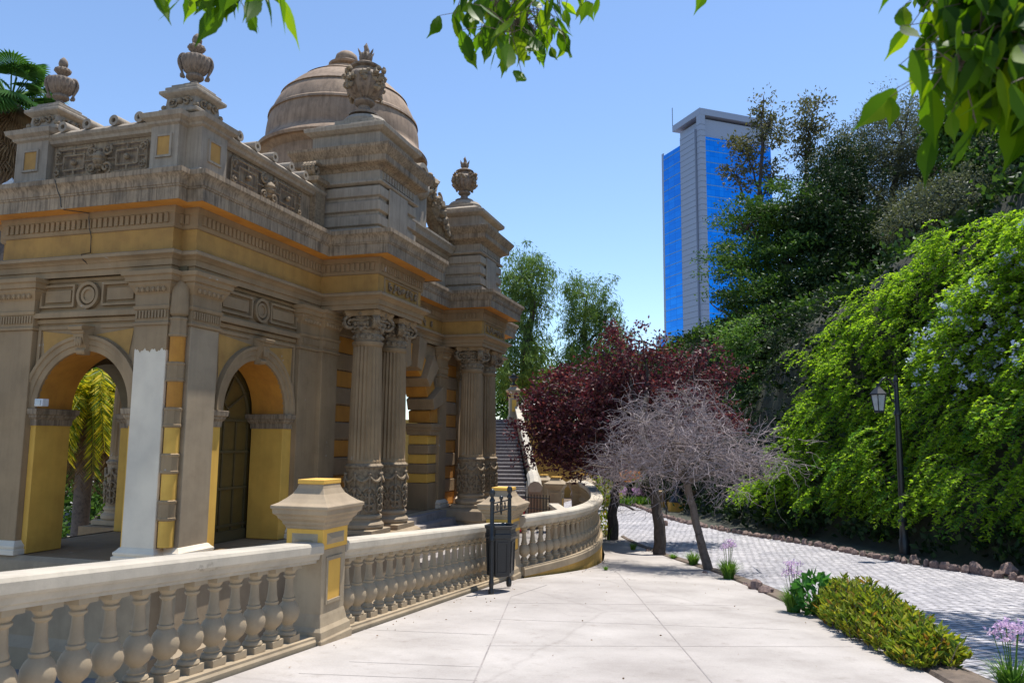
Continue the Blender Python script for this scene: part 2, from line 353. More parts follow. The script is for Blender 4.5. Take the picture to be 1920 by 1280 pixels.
# right edge of road: rocks line in world space
rk_px=[(1960,1106),(1920,1090),(1780,1068),(1640,1046),(1520,1022),(1400,1003),(1330,990),(1262,975)]
rk=[gpt(*p) for p in rk_px]
rk=[np.array([14.5,6,0]),np.array([13.0,12,0])]+rk+[np.array([rk[-1][0]-.4,rk[-1][1]+6,0]),np.array([rk[-1][0]-2.,rk[-1][1]+30,0])]
rY=[p[1] for p in rk]; rX=[p[0] for p in rk]
def xb(y): return float(np.interp(y,rY,rX))
def sm(t): t=min(max(t,0),1); return t*t*(3-2*t)
def topH(y): return float(np.interp(y,[0,12,18,22,25,28,32,38,50,70],[10,9.8,9.6,9.6,9.0,8.2,7.6,8,8.5,8]))
def hillz(x,y):
    t=x-xb(y); b=gz(x,y) if t<3 else gz(xb(y)+3,y)
    if t<0: return b-.02
    nz=.35*math.sin(x*1.7+y*.9)+.3*math.sin(y*1.3-x*.6)
    z=b+.12*sm(t/.4)
    if t>1.0: z+=topH(y)*sm((t-1.0)/4.6)+ (.8*nz if t>1.6 else 0)*min(1,(t-1.6)/1)
    if t>5.0: z+=min(t-5.0,4)*.40+max(t-9,0)*.16
    return z
mb=MB(); v=[];f=[]; YS=np.linspace(2,95,110); TS=[.05,.25,.6,1,1.4,1.8,2.3,2.8,3.3,3.9,4.6,5.5,7,9,12,16,22,30,45]
for y in YS:
    for t in TS: x=xb(y)+t; v.append((x,y,hillz(x,y)-.02))
for i in range(len(YS)-1):
    for j in range(len(TS)-1): a=i*len(TS)+j; f.append((a,a+1,a+len(TS)+1,a+len(TS)))
mb.add(v,f); o=mb.build('hillside','cliff',recalc=False); tag(o,kind='structure')
# court beside the pavilion and ground to the horizon
def courtz(s,w_): return -3.85+.45*sm((s-17)/10)
mb=MB(); v=[];f=[]; ss=np.linspace(-12,58,70)
for s in ss:
    wr=wl(s)-.02 if s<27 else -5.5
    for j in range(13): w_=wr-42*(j/12)**1.5; v.append(fr(s,w_,courtz(s,w_)))
for i in range(69):
    for j in range(12): a=i*13+j; f.append((a,a+1,a+14,a+13))
mb.add(v,f); o=mb.build('court_paving','court',recalc=False); tag(o,kind='structure')
mb=MB(); mb.add([(-3000,-200,-4.6),(3000,-200,-4.6),(3000,4000,-4.6),(-3000,4000,-4.6)],[(0,1,2,3)]); o=mb.build('ground','soil',recalc=False); tag(o,kind='structure')
mb=MB(); v=[];f=[]
for i,y in enumerate(np.linspace(33,120,30)):
    for j,x in enumerate(np.linspace(-6,22,10)): v.append((x,y,-3.33 if y<37 else -3.2+.0*(y-37)))
for i in range(29):
    for j in range(9): a=i*10+j; f.append((a,a+1,a+11,a+10))
mb.add(v,f); o=mb.build('garden_ground','soil',recalc=False); tag(o,kind='structure')
# ---------------------------------------------------------------- balustrades and piers
def sub(l): return lambda x,y,z:(x-l[0],y-l[1],z-l[2])
def baluster_mesh():
    m=MB(); H=.70
    m.box(-.085,.085,-.085,.085,0,.06)
    m.lathe(0,0,[(.08,.06),(.088,.075),(.08,.095),(.06,.105),(.066,.12),(.05,.135),(.045,.155),(.06,.17),(.083,.19),(.101,.225),(.107,.265),(.101,.305),(.082,.345),(.055,.375),(.062,.385),(.062,.40),(.05,.405),(.053,.42),(.046,.44),(.038,.52),(.036,.58),(.055,.595),(.058,.61),(.045,.62),(.06,.645),(.07,.66)],20)
    m.box(-.08,.08,-.08,.08,.66,.70); return m
RS=[(-.15,-.005),(-.13,0.),(.11,0.),(.13,-.005),(.142,-.03),(.142,-.095),(.13,-.115),(.125,-.12),(.115,-.165),(.085,-.175),(.085,-.20),(-.085,-.20),(-.085,-.175),(-.115,-.165),(-.125,-.12),(-.15,-.115),(-.165,-.095),(-.165,-.03)]
bproto=None
def balustrade(label,path,base,spacing,first=.14,floor=None,floormat='stone_light'):
    """path: rail top line (world points); base: same xy, z of baluster foot"""
    global bproto
    P=[np.array(p,float) for p in path]; B=[np.array(p,float) for p in base]; l=P[0].copy(); l[2]=B[0][2]
    t=empty('stone_balustrade',l); tag(t,label,'balustrade','turned stone balustrades along the ramp')
    m=MB(sub(l)); m.rail(P,RS); m.build('handrail','rail_paint',t,ang=30)
    m=MB(sub(l)); m.rail(B,[(-.14,-.02),(-.14,.0),(-.11,.0),(.11,.0),(.14,-.0),(.155,-.04),(.155,-.16),(-.155,-.16),(-.155,-.04)]); m.build('base_course','bal_paint',t,ang=30)
    d=[0]
    for i in range(1,len(P)): d.append(d[-1]+np.linalg.norm((P[i]-P[i-1])[:2]))
    q=first
    k=0
    while q<d[-1]-.1:
        p=[np.interp(q,d,[x[c] for x in P]) for c in range(3)]; b=np.interp(q,d,[x[2] for x in B])
        if bproto is None: bproto=baluster_mesh().build('baluster','bal_paint',t,ang=40); o=bproto
        else: o=bproto.copy(); COL.objects.link(o); o.parent=t
        o.location=(p[0]-l[0],p[1]-l[1],b-l[2]); o.scale=(1,1,(p[2]-.195-b)/.70); o.rotation_euler=(0,0,TH)
        q+=spacing; k+=1
    if floor:
        m=MB(sub(l)); n=len(P); v=[]; f=[]
        for i in range(n):
            dd=P[min(i+1,n-1)]-P[max(i-1,0)]; dd=dd[:2]/np.linalg.norm(dd[:2]); nn=np.array([-dd[1],dd[0]])
            for sgn in (-1,1): v.append((P[i][0]-nn[0]*sgn*.135,P[i][1]-nn[1]*sgn*.135,B[i][2]-.16)); v.append((P[i][0]-nn[0]*sgn*.145,P[i][1]-nn[1]*sgn*.145,-4.2))
        for i in range(n-1): a=4*i; f+=[(a,a+4,a+5,a+1),(a+2,a+6,a+7,a+3)]
        m.add(v,f); m.build('retaining_wall',floormat,t)
    return t
WB=-4.27
def rz(s): return -.575-.066*s
def bz(s): return -1.48-.066*s
balustrade('stone balustrade in the near left corner, closest of the balustrades',[fr(s,WB,rz(s)) for s in (-2.4,2,7.2)],[fr(s,WB,bz(s)) for s in (-2.4,2,7.2)],.281,.26,True)
balustrade('middle stone balustrade between the big yellow-topped pier and the black litter bin',[fr(s,WB,rz(s)) for s in (7.7,10,13.7)],[fr(s,WB,bz(s)) for s in (7.7,10,13.7)],.281,.27,True)
cs=[];cb=[]
for a,s in enumerate(np.linspace(14.12,27.6,40)):
    ww=float(np.interp(s,WLs,WLw))-.16
    cs.append([s,ww])
for _ in range(6):
    for i in range(1,39): cs[i][1]=(cs[i-1][1]+cs[i][1]*2+cs[i+1][1])/4
p=[fr(s,w_,-1.40) for s,w_ in cs]; b=[fr(s,w_,-2.30) for s,w_ in cs]
balustrade('curved stone balustrade with ochre base wall sweeping round behind the litter bin',p,b,.285,.2,True,'terrace_wall')
def pier(loc,rot,label,sc=1.,h=1.7,panel='yellow'):
    t=empty('balustrade_pier',loc,rot); tag(t,label,'pier','piers of the ramp balustrade')
    a=.245; z1=h-.69
    m=MB(); m.frust(0,0,[(.325,.325,-.25),(.325,.325,.12),(.31,.31,.13),(.305,.305,.2),(.275,.275,.24),(.255,.255,.33),(a,a,.36),(a,a,z1)])
    m.build('shaft','bal_paint',t,smooth=False,bevel=.006)
    m=MB()
    for sx in (-1,1):
        m.box(-.13,.13,sx*(a+.004),sx*(a-.02),.48,z1-.12); m.cut()
    m.build('panel','yellow',t,smooth=False)
    m=MB()
    for sx in (-1,1):
        for (u0,u1,v0,v1) in ((-.165,-.13,.44,z1-.08),(.13,.165,.44,z1-.08),(-.13,.13,.44,.48),(-.13,.13,z1-.12,z1-.08)):
            x0,x1=sorted((sx*(a-.01),sx*(a+.016))); m.box(u0,u1,x0,x1,v0,v1)
        m.cut()
    m.build('panel_frame','bal_paint',t,smooth=False,bevel=.004)
    m=MB(); m.frust(0,0,[(a+.012,a+.012,z1),(a+.012,a+.012,z1+.20)]); m.build('band',panel,t,smooth=False,bevel=.004)
    m=MB()
    for sx in (-1,1):   # raised diamond panels on the band
        for ax in (0,1):
            e=a+.012; v=[(e,-.18,z1+.045),(e,.18,z1+.045),(e,.18,z1+.155),(e,-.18,z1+.155),(e+.025,-.11,z1+.1),(e+.025,.11,z1+.1)]
            v=[((x*sx,y,z) if ax==0 else (y,x*sx,z)) for x,y,z in v]; m.add(v,[(0,1,5,4),(1,2,5),(2,3,4,5),(3,0,4)]); m.cut()
    m.build('band_panel','bal_paint',t,smooth=False)
    z=z1+.20
    m=MB(); m.frust(0,0,[(a+.02,a+.02,z),(a+.03,a+.03,z+.03),(a+.05,a+.05,z+.05),(a+.055,a+.055,z+.075),(a+.09,a+.09,z+.105),(a+.10,a+.10,z+.13),(a+.135,a+.135,z+.155),(a+.14,a+.14,z+.20),(a+.155,a+.155,z+.205),(a+.155,a+.155,z+.235),(a+.09,a+.09,z+.262),(a+.035,a+.035,z+.30),(a-.02,a-.02,z+.345),(a-.055,a-.055,z+.40),(a-.07,a-.07,z+.445)])
    m.build('cap','bal_paint' if panel!='yellow' else 'stone_light',t,smooth=False,bevel=.004)
    m=MB(); m.frust(0,0,[(a-.06,a-.06,z+.445),(a-.06,a-.06,z+.49)]); m.build('cap_slab','yellow',t,smooth=False,bevel=.004)
    t.scale=(sc*(.98 if panel=='yellow' else 1),sc*(.82 if panel=='yellow' else 1),sc); return t
p=fr(7.45,WB-.06,G(7.45)-.02); pier(p,TH,'nearest pier with a yellow slab on its flared cap, left of the pavement',1,1.68)
p=fr(13.9,WB-.02,G(13.9)); pier(p,TH,'pier with a yellow-topped flared cap standing behind the litter bin',1.13,1.46)
def pierpx(px,top,wpx,D,lab,rot=0,h=1.7): 
    q=at(px,top,D); sc=wpx/F*D/.91
    return pier((q[0],q[1],q[2]-h*sc),rot,lab,sc,h,'bal_paint')
pierpx(1090,887,56,27.8,'broad weathered pier where the curved balustrade ends, rightmost of the far pier group',TH)
pierpx(1043,893,44,30,'pale far pier with ochre bands, in the middle of the far pier group',TH)
pierpx(1020,889,34,33,'dark carved-top pier partly hidden behind the pale far pier',TH)
# short ramped handrail between the far piers
l=at(1050,945,27); t=empty('stair_parapet',l); tag(t,'short sloping white-topped parapet below the pale far pier','parapet')
m=MB(sub(l)); a=at(1038,943,27.5); b=at(1066,962,24.5); m.rail([a,b],[(-.17,-.12),(-.17,0),(.17,0),(.17,-.12)]); m.build('coping','rail_paint',t,bevel=.01)
m=MB(sub(l)); m.rail([a-[0,0,.12],b-[0,0,.12]],[(-.12,-1.6),(-.12,0),(.12,0),(.12,-1.6)]); m.build('wall','bal_paint',t,smooth=False)
# ---------------------------------------------------------------- pavilion, local frame (u, w, z)
T=lambda u,w_,z:(u,-w_,z)
pav=empty('pavilion',(C0[0],C0[1],0),TH); tag(pav,'ornate ochre and grey stone pavilion with fluted columns, arches and a dome','pavilion')
WBK=-4.3; UE=18.1
body=[(0,-4.0),(0,-.3),(.22,-.3),(.22,0),(4.37,0),(4.37,1.4),(6.7,1.4),(6.7,.1),(11.4,.1),(11.4,1.4),(13.73,1.4),(13.73,0),(17.88,0),(17.88,-.3),(UE,-.3),(UE,-4.0),(17.88,-4.0),(17.88,-4.3),(13.73,-4.3),(13.73,-5.7),(11.4,-5.7),(11.4,-4.4),(6.7,-4.4),(6.7,-5.7),(4.37,-5.7),(4.37,-4.3),(.22,-4.3),(.22,-4.0)]
def P_(name,mat,**k):
    def fn(mb): return mb.build(name,mat,pav,**k)
    return fn
# plinth
m=MB(T); m.sweep(body,[(.0,-2.05),(.02,-2.05),(.10,-2.12),(.12,-2.2),(.12,-2.38),(.05,-2.45),(.05,-3.35),(.12,-3.45),(.2,-3.5),(.2,-3.95)],True); m.build('plinth','stone_light',pav,ang=25)
m=MB(T); m.box(.05,UE-.05,WBK+.05,-.05,-2.3,-2.06); m.cut(); m.box(4.42,6.65,-.2,1.38,-2.3,-2.06); m.cut(); m.box(11.45,13.68,-.2,1.38,-2.3,-2.06)
m.cut(); m.box(3.9,6.65,-5.75,-4.1,-2.3,-2.065); m.cut(); m.box(11.45,13.68,-5.65,-4.1,-2.3,-2.06); m.build('floor','stone',pav,smooth=False)
# steps of the central bay
m=MB(T)
for i in range(9): m.box(6.75,11.35,.1,.1+.3*(9-i),-3.9+i*.2,-3.9+(i+1)*.2-.002)
m.build('steps','step_stone',pav,smooth=False)
# entablature
arch_prof=[(0,2.78),(.03,2.78),(.03,2.885),(.065,2.89),(.065,2.99),(.085,3.0),(.11,3.03),(.16,3.055),(.19,3.06),(.19,3.115),(.15,3.14),(0,3.145)]
m=MB(T); m.sweep(body,arch_prof,True); m.build('architrave','stone',pav,smooth=False)
m=MB(T); m.sweep(body,[(0,3.14),(0,3.56)],True); m.build('frieze','frieze_ochre',pav,smooth=False)
m=MB(T); m.sweep(body,[(0,3.55),(.03,3.56),(.05,3.60),(.05,3.80),(.06,3.81),(.065,3.84),(.07,3.87),(.08,3.92)],True); m.build('bed_moulding','stone',pav,ang=25)
dn=MB(T)
def along(path,sp,fn,off,closed=True,margin=.04):
    n=len(path)
    for i in range(n if closed else n-1):
        a=np.array(path[i]);b=np.array(path[(i+1)%n]);d=b-a;Ln=np.linalg.norm(d);d/=Ln;nn=np.array([-d[1],d[0]]);
        lo=margin; hi=Ln-margin; k=int((hi-lo)/sp)
        if k<1: continue
        for q in range(k): c=a+d*(lo+(hi-lo)*(q+.5)/k); fn(c+nn*off,d,nn)
        dn.cut()
def dent(c,d,nn):
    h=.036; e=.035
    poly=[c-d*h,c+d*h,c+d*h+nn*e,c-d*h+nn*e]; dn.prism([tuple(x) for x in poly],3.63,3.79)
vis=body[:13]; 
along(vis,.115,dent,.05,False); dn.build('dentils','stone',pav,smooth=False)
m=MB(T); m.sweep(body,[(.08,3.92),(.40,3.925)],True); m.build('soffit','soffit_orange',pav,smooth=False)
m=MB(T); m.sweep(body,[(.40,3.925),(.40,3.905),(.415,3.905),(.415,4.12),(.435,4.125),(.435,4.155),(.45,4.16),(.452,4.21),(.465,4.26),(.49,4.30),(.515,4.325),(.515,4.335),(.525,4.335),(.525,4.42),(-.1,4.47)],True); m.build('cornice','stone_dirty',pav,ang=30)
m=MB(T); m.box(-.0,UE,WBK-.0,.0,4.2,4.455); m.build('roof_deck','stone_dirty',pav,smooth=False)
# ceiling inside
m=MB(T); m.box(.15,UE-.15,WBK+.1,-.1,2.72,2.9); m.build('ceiling','interior',pav,smooth=False)
# piers + walls
def pilaster(name,u0,u1,w0,w1,mat='stone',z0=-2.05):
    m=MB(T); m.box(u0,u1,w0,w1,z0+.22,1.86); m.build(name,mat,pav,smooth=False,bevel=.008)
def ringbox(m,u0,u1,w0,w1,levels):
    cx,cy=(u0+u1)/2,(w0+w1)/2; m.frust(cx,cy,[((u1-u0)/2+e,(w1-w0)/2+e,z) for e,z in levels])
def capbase(u0,u1,w0,w1,faces):
    capm=MB(T); basem=MB(T); egg=capm; neckm=capm
    ringbox(capm,u0,u1,w0,w1,[(.0,1.86),(.035,1.87),(.04,1.91),(.012,1.93),(.012,1.97),(.012,2.13),(.03,2.14),(.045,2.18),(.045,2.20),(.02,2.21),(.02,2.40),(.03,2.41),(.07,2.50),(.11,2.555),(.11,2.60),(.15,2.61),(.16,2.69),(.20,2.71),(.21,2.775)])
    ringbox(basem,u0,u1,w0,w1,[(.10,-2.05),(.10,-1.97),(.07,-1.955),(.085,-1.93),(.085,-1.90),(.05,-1.87),(.02,-1.83),(0,-1.82)])
    cx,cy=(u0+u1)/2,(w0+w1)/2
    for ax,sg in faces:
        if ax=='u': a=(u0 if sg<0 else u1); rngs=(w0,w1)
        else: a=(w1 if sg>0 else w0); rngs=(u0,u1)
        n=max(3,int((rngs[1]-rngs[0])/.105))
        for k in range(n):
            c=rngs[0]+(rngs[1]-rngs[0])*(k+.5)/n
            q=a+sg*.075; p=(q,c,2.475) if ax=='u' else (c,q,2.475)
            egg.ball(p,.036,8,6,sz=1.4)
            if k<n-1:
                c2=c+(rngs[1]-rngs[0])/n/2; p=(q,c2) if ax=='u' else (c2,q); egg.box(p[0]-.008,p[0]+.008,p[1]-.008,p[1]+.008,2.43,2.53)
        n=max(4,int((rngs[1]-rngs[0])/.06))
        for k in range(n):
            c=rngs[0]+(rngs[1]-rngs[0])*(k+.5)/n; q=a+sg*.022
            if ax=='u': neckm.box(q-.02,q+.02,c-.016,c+.016,1.985,2.115)
            else: neckm.box(c-.016,c+.016,q-.02,q+.02,1.985,2.115)
    capm.build('pilaster_capital','stone',pav,ang=25); basem.build('pilaster_base','white_paint',pav,ang=25)
# corner pier: two pilaster blocks flanking a notch
pilaster('pilaster',0,.62,-.95,-.3,'white_paint'); 
m=MB(T); v=[];f=[]; K=26       # old paint above the fresh white coat, its lower edge ragged
edge=[(-.003,-.953+.656*i/K) for i in range(K+1)]
for i,(a_,b_) in enumerate(edge): v+= [(a_,b_,1.44+.025*math.sin(i*.9)+.018*math.sin(i*2.3)),(a_,b_,1.87)]
for i in range(K): f.append((2*i,2*i+2,2*i+3,2*i+1))
m.add(v,f)
for yy in (-.953,-.297): m.add([(-.003,yy,1.44),(.62,yy,1.44),(.62,yy,1.87),(-.003,yy,1.87)],[(0,1,2,3)])
m.build('old_paint','stone',pav,smooth=False)
pilaster('pilaster',.22,.95,-.62,-.0,'stone_light')
capbase(0,.62,-.95,-.3,[('u',-1)]); capbase(.22,.95,-.62,0,[('w',1)])
pilaster('pilaster',0,.62,-4.0,-3.2,'stone'); capbase(0,.62,-4.0,-3.2,[('u',-1)])
pilaster('pilaster',.22,.95,-4.3,-3.6); capbase(.22,.95,-4.3,-3.6,[])
pilaster('pilaster',3.62,4.55,-.7,0); capbase(3.62,4.55,-.7,0,[('w',1),('u',-1)])
pilaster('pilaster',4.37,5.05,-.6,.1); capbase(4.37,5.05,-.6,.1,[('w',1)])
pilaster('pilaster',3.62,4.9,-4.3,-3.6); capbase(3.62,4.9,-4.3,-3.6,[])
pilaster('pilaster',11.3,11.85,-.6,.12); capbase(11.3,11.85,-.6,.12,[('w',1),('u',-1)])
pilaster('pilaster',13.2,14.4,-.7,.02); capbase(13.2,14.4,-.7,.02,[('w',1)])
# banded corner colonette in the notch
for k in range(5):
    z=-1.8+k*.76
    m=MB(T); m.lathe(.125,-.175,[(.125,z),(.125,z+.42)],16); m.build('colonette_drum','yellow' if k<3 else 'ochre',pav)
    m=MB(T); m.lathe(.125,-.175,[(.13,z+.42),(.155,z+.44),(.155,z+.47),(.145,z+.48),(.145,z+.70),(.155,z+.715),(.155,z+.745),(.13,z+.76)],8); m.build('colonette_band','stone',pav,smooth=False)
m=MB(T); m.lathe(.125,-.175,[(.10,2.0),(.15,2.05),(.16,2.15),(.145,2.3),(.15,2.5),(.08,2.62)],14); m.build('colonette_cap','stone',pav)
m=MB(T); m.box(.20,.30,-.5,-.28,-1.9,2.7); m.box(.06,.24,-.42,-.3,-1.9,2.7); m.build('colonette_niche','stone_dirty',pav,smooth=False)
# arched walls
def arched(ax,c,r,zs,lo,hi,face,back,mat='stone',imat='ochre',jmat='yellow',z0=-2.05,z1=2.78,name='arch_wall'):
    def q(a,d,z): return (a,d,z) if ax=='w' else (d,a,z)     # ax='w': wall plane of constant w, runs along u
    NS=28; m=MB(T); v=[];f=[]
    A=[(c-r*math.cos(PI*k/NS),zs+r*math.sin(PI*k/NS)) for k in range(NS+1)]
    for d in (face,back):
        for (x,z) in A: v.append(q(x,d,z)); v.append(q(x,d,z1))
    n=2*(NS+1)
    for k in range(NS):
        for o in (0,n): a=o+2*k; f.append((a,a+2,a+3,a+1))
    m.add(v,f)
    for a0,a1 in ((lo,c-r),(c+r,hi)):
        if a1-a0>.01:
            x=[q(a0,face,zs),q(a1,back,z1)]; m.box(min(x[0][0],x[1][0]),max(x[0][0],x[1][0]),min(x[0][1],x[1][1]),max(x[0][1],x[1][1]),zs,z1)
    m.build(name,mat,pav,smooth=False)
    m=MB(T); v=[];f=[]
    for d in (face,back):
        for (x,z) in A: v.append(q(x,d,z))
    for k in range(NS): f.append((k,k+1,NS+2+k,NS+1+k))
    m.add(v,f); m.build('arch_vault',imat,pav)
    for a0,a1 in ((lo,c-r),(c+r,hi)):
        if a1-a0>.01:
            x=[q(a0,face,0),q(a1,back,0)]; m=MB(T); m.box(min(x[0][0],x[1][0]),max(x[0][0],x[1][0]),min(x[0][1],x[1][1]),max(x[0][1],x[1][1]),z0,zs-.28); m.build('arch_jamb',jmat,pav,smooth=False,bevel=.008)
            m=MB(T); cx,cy=(x[0][0]+x[1][0])/2,(x[0][1]+x[1][1])/2; hx,hy=abs(x[0][0]-x[1][0])/2,abs(x[0][1]-x[1][1])/2
            m.frust(cx,cy,[(hx+.015,hy+.015,zs-.30),(hx+.02,hy+.02,zs-.2),(hx+.06,hy+.06,zs-.15),(hx+.06,hy+.06,zs-.12),(hx+.09,hy+.09,zs-.10),(hx+.10,hy+.10,zs-.01),(hx+.07,hy+.07,zs)]); m.build('impost','stone_dirty',pav,smooth=False)
    return A
def archivolt(ax,c,r,zs,face,sg,wd=.27,name='archivolt',mat='stone'):
    def q(a,d,z): return (a,d,z) if ax=='w' else (d,a,z)
    prof=[(0,-.02),(0,.04),(.03,.05),(.10,.05),(.11,.07),(.20,.075),(.215,.10),(wd,.105),(wd,-.02)]
    m=MB(T); NS=36; v=[];f=[]; K=len(prof)
    for k in range(NS+1):
        t=PI*k/NS
        for rr,e in prof: v.append(q(c-(r+rr)*math.cos(t),face+sg*e,zs+(r+rr)*math.sin(t)))
    for k in range(NS):
        for j in range(K-1): a=k*K+j; f.append((a,a+K,a+K+1,a+1))
    m.add(v,f); m.build(name,mat,pav,ang=25)
def keystone(ax,c,z,face,sg):
    def q(a,d,zz): return (a,d,zz) if ax=='w' else (d,a,zz)
    m=MB(T)
    pr=[(.26,z+.30),(.30,z+.27),(.28,z+.22),(.19,z+.20),(.21,z+.12),(.17,z+.02),(.11,z-.08),(.15,z-.13),(.13,z-.19),(.05,z-.20)]
    v=[];f=[]
    for s2,hw in ((-1,1),(1,1)):
        for i,(e,zz) in enumerate(pr): wdt=(.15 if i<3 else .12-.004*i); v.append(q(c+s2*wdt,face+sg*e,zz))
        v.append(q(c+s2*.08,face,z-.2)); v.append(q(c+s2*.15,face,z+.3))
    K=len(pr)+2
    for i in range(K-1): f.append((i,i+1,K+i+1,K+i))
    f.append(tuple(range(K))); f.append(tuple(range(K,2*K))[::-1]); m.add(v,f)
    for i in range(3): 
        p=q(c+(-.05+.05*i),face+sg*.2,z+.02); m.ball(p,.03,6,5,sz=3)
    m.tube([q(c-.13,face+sg*.2,z+.19),q(c+.13,face+sg*.2,z+.19)],.035,8); m.tube([q(c-.1,face+sg*.12,z-.14),q(c+.1,face+sg*.12,z-.14)],.04,8)
    m.build('keystone','stone',pav,smooth=False)
TW=.75
for ax,c,lo,hi,face,sg in (('w',2.3,.95,3.62,-.12,1),('u',-2.08,-3.2,-.95,.12,-1)):
    arched(ax,c,1.0,.47,lo,hi,face,face-sg*TW); archivolt(ax,c,1.0,.47,face,sg); keystone(ax,c,1.60,face,sg)
    def q(a,d,z): return (a,d,z) if ax=='w' else (d,a,z)
    def bx(m,a0,a1,d0,d1,z0,z1):
        x=q(a0,d0,0);y=q(a1,d1,0); m.box(min(x[0],y[0]),max(x[0],y[0]),min(x[1],y[1]),max(x[1],y[1]),z0,z1)
    m=MB(T); bx(m,lo,hi,face,face+sg*.05,1.98,2.05); bx(m,lo,hi,face,face+sg*.13,2.07,2.16); bx(m,lo,hi,face,face+sg*.06,2.17,2.2); bx(m,lo,hi,face,face+sg*.03,2.72,2.78); m.build('string_course','stone',pav,smooth=False)
    m=MB(T)   # framed spandrels
    for a0,a1 in ((lo,c-.98),(c+.98,hi)): pass
    for s2 in (-1,1):
        e=c+s2*(hi-lo)/2
        m.cut(); a0,a1=sorted((e-s2*.05,e-s2*.11)); bx(m,a0,a1,face,face+sg*.035,.55,1.93)
        a0,a1=sorted((e-s2*.11,c+s2*.3)); bx(m,a0,a1,face,face+sg*.035,1.87,1.93)
    m.build('spandrel_frame','stone',pav,smooth=False)
    m=MB(T)
    for s2 in (-1,1):
        a0,a1=sorted((c+s2*((hi-lo)/2-.13),c+s2*.42)); v=[]
        NS=12; tri=[]; ed=c+s2*((hi-lo)/2-.13)
        pts=[q(ed,face+sg*.012,1.85)]
        for k in range(NS+1):
            t=R_(8+74*k/NS); x=c+s2*1.30*math.cos(t); z=.47+1.30*math.sin(t)
            if abs(x-c)<(hi-lo)/2-.13: pts.append(q(x,face+sg*.012,min(z,1.85)))
        m.add(pts,[(0,i,i+1) for i in range(1,len(pts)-1)]); m.cut()
    m.build('spandrel_panel','frieze_ochre',pav,smooth=False)
    # circle and rectangle panels
    m=MB(T); zc=2.46
    def ringc(r0,r1,e):
        v=[];f=[];NS=28
        for k in range(NS):
            t=2*PI*k/NS
            for rr,ee in ((r0,0),(r0,e),(r1,e),(r1,0)): v.append(q(c+rr*math.cos(t),face+sg*ee,zc+rr*math.sin(t)))
        for k in range(NS):
            for j in range(3): a=4*k+j; b=4*((k+1)%NS)+j; f.append((a,b,b+1,a+1))
        m.add(v,f)
    ringc(.185,.24,.085); ringc(.10,.15,.07); ringc(.0,.10,.045)
    for s2 in (-1,1):
        x0=c+s2*.30; x1=c+s2*((hi-lo)/2-.06)
        for (a,b_,z0,z1) in ((x0,x1,2.26,2.30),(x0,x1,2.63,2.67),(x0,x0+s2*.04,2.30,2.63),(x1-s2*.04,x1,2.30,2.63)):
            a0,a1=sorted((a,b_)); bx(m,a0,a1,face,face+sg*.07,z0,z1)
        a0,a1=sorted((x0+s2*.10,x1-s2*.10)); bx(m,a0,a1,face,face+sg*.045,2.36,2.57)
    m.build('frieze_roundel_frames','stone',pav,ang=30)
arched('w',2.3,1.0,.47,.95,3.62,-4.2,-3.6,imat='interior'); 
m=MB(T); m.box(4.6,4.75,-4.2,-.7,-2.05,2.78); m.build('cross_wall','interior',pav,smooth=False)
# panelled door with fanlight in the side arch
m=MB(T); m.box(1.0,3.6,-1.02,-.98,-2.05,1.6); m.build('door_leaf','dark_door',pav,smooth=False)
m=MB(T)
for u in (1.32,1.72,2.12,2.52,2.92,3.3): m.box(u-.02,u+.02,-.98,-.95,-2.05,.35)
for z in (-1.75,-1.02,-.30,.33): m.box(1.2,3.5,-.98,-.94,z-.025,z+.025)
m.box(1.2,3.5,-.98,-.92,-2.05,-1.85); m.build('door_glazing_bars','door_bar',pav,smooth=False)
m=MB(T)
for k in range(1,6):
    t=PI*k/6; m.tube([(2.3+.35*math.cos(t),-.95,.38+.35*math.sin(t)),(2.3+1.05*math.cos(t),-.95,.38+1.05*math.sin(t))],.022,4)
pp=[(2.3+.35*math.cos(PI*k/12),-.95,.38+.35*math.sin(PI*k/12)) for k in range(13)]; m.tube(pp,.022,4)
pp=[(2.3+.98*math.cos(PI*k/16),-.95,.38+.98*math.sin(PI*k/16)) for k in range(17)]; m.tube(pp,.035,4); m.build('fanlight_bars','door_bar',pav,smooth=False)
# rusticated wall behind the columns and central arch jambs
def rust(u0,u1,w0,w1,z0,z1,n,m1='ochre',m2='stone'):
    a=MB(T);b=MB(T); h=(z1-z0)/n
    for k in range(n):
        (a if k%2==0 else b).box(u0-(.0 if k%2==0 else .025),u1+(.0 if k%2==0 else .025),w0,w1-(.03 if k%2==0 else 0),z0+k*h+.012,z0+(k+1)*h-.012)
    a.build('rusticated_courses',m1,pav,smooth=False,bevel=.012); b.build('stone_courses',m2,pav,smooth=False,bevel=.012)
    m=MB(T); m.box(u0+.03,u1-.03,w0+.02,w1-.05,z0,z1); m.build('wall_core','stone_dirty',pav,smooth=False)
rust(5.08,7.42,-.6,.02,-2.05,2.76,12)
m=MB(T); m.box(10.62,11.32,-.62,.07,-2.06,-1.3); m.build('jamb_base','stone',pav,smooth=False,bevel=.01)
rust(10.66,11.3,-.6,.05,-1.3,.1,5,'yellow')
m=MB(T); m.frust(10.98,-.27,[(.36,.37,.1),(.38,.38,.2),(.42,.42,.26),(.42,.42,.3),(.45,.45,.34),(.45,.45,.42),(.4,.4,.44)]); m.cut(); m.frust(7.05,-.27,[(.36,.37,.1),(.38,.38,.2),(.42,.42,.26),(.42,.42,.3),(.45,.45,.34),(.45,.45,.42),(.4,.4,.44)]); m.build('impost','stone',pav,smooth=False)
rust(11.8,13.3,-.6,-.05,-2.05,2.76,12)
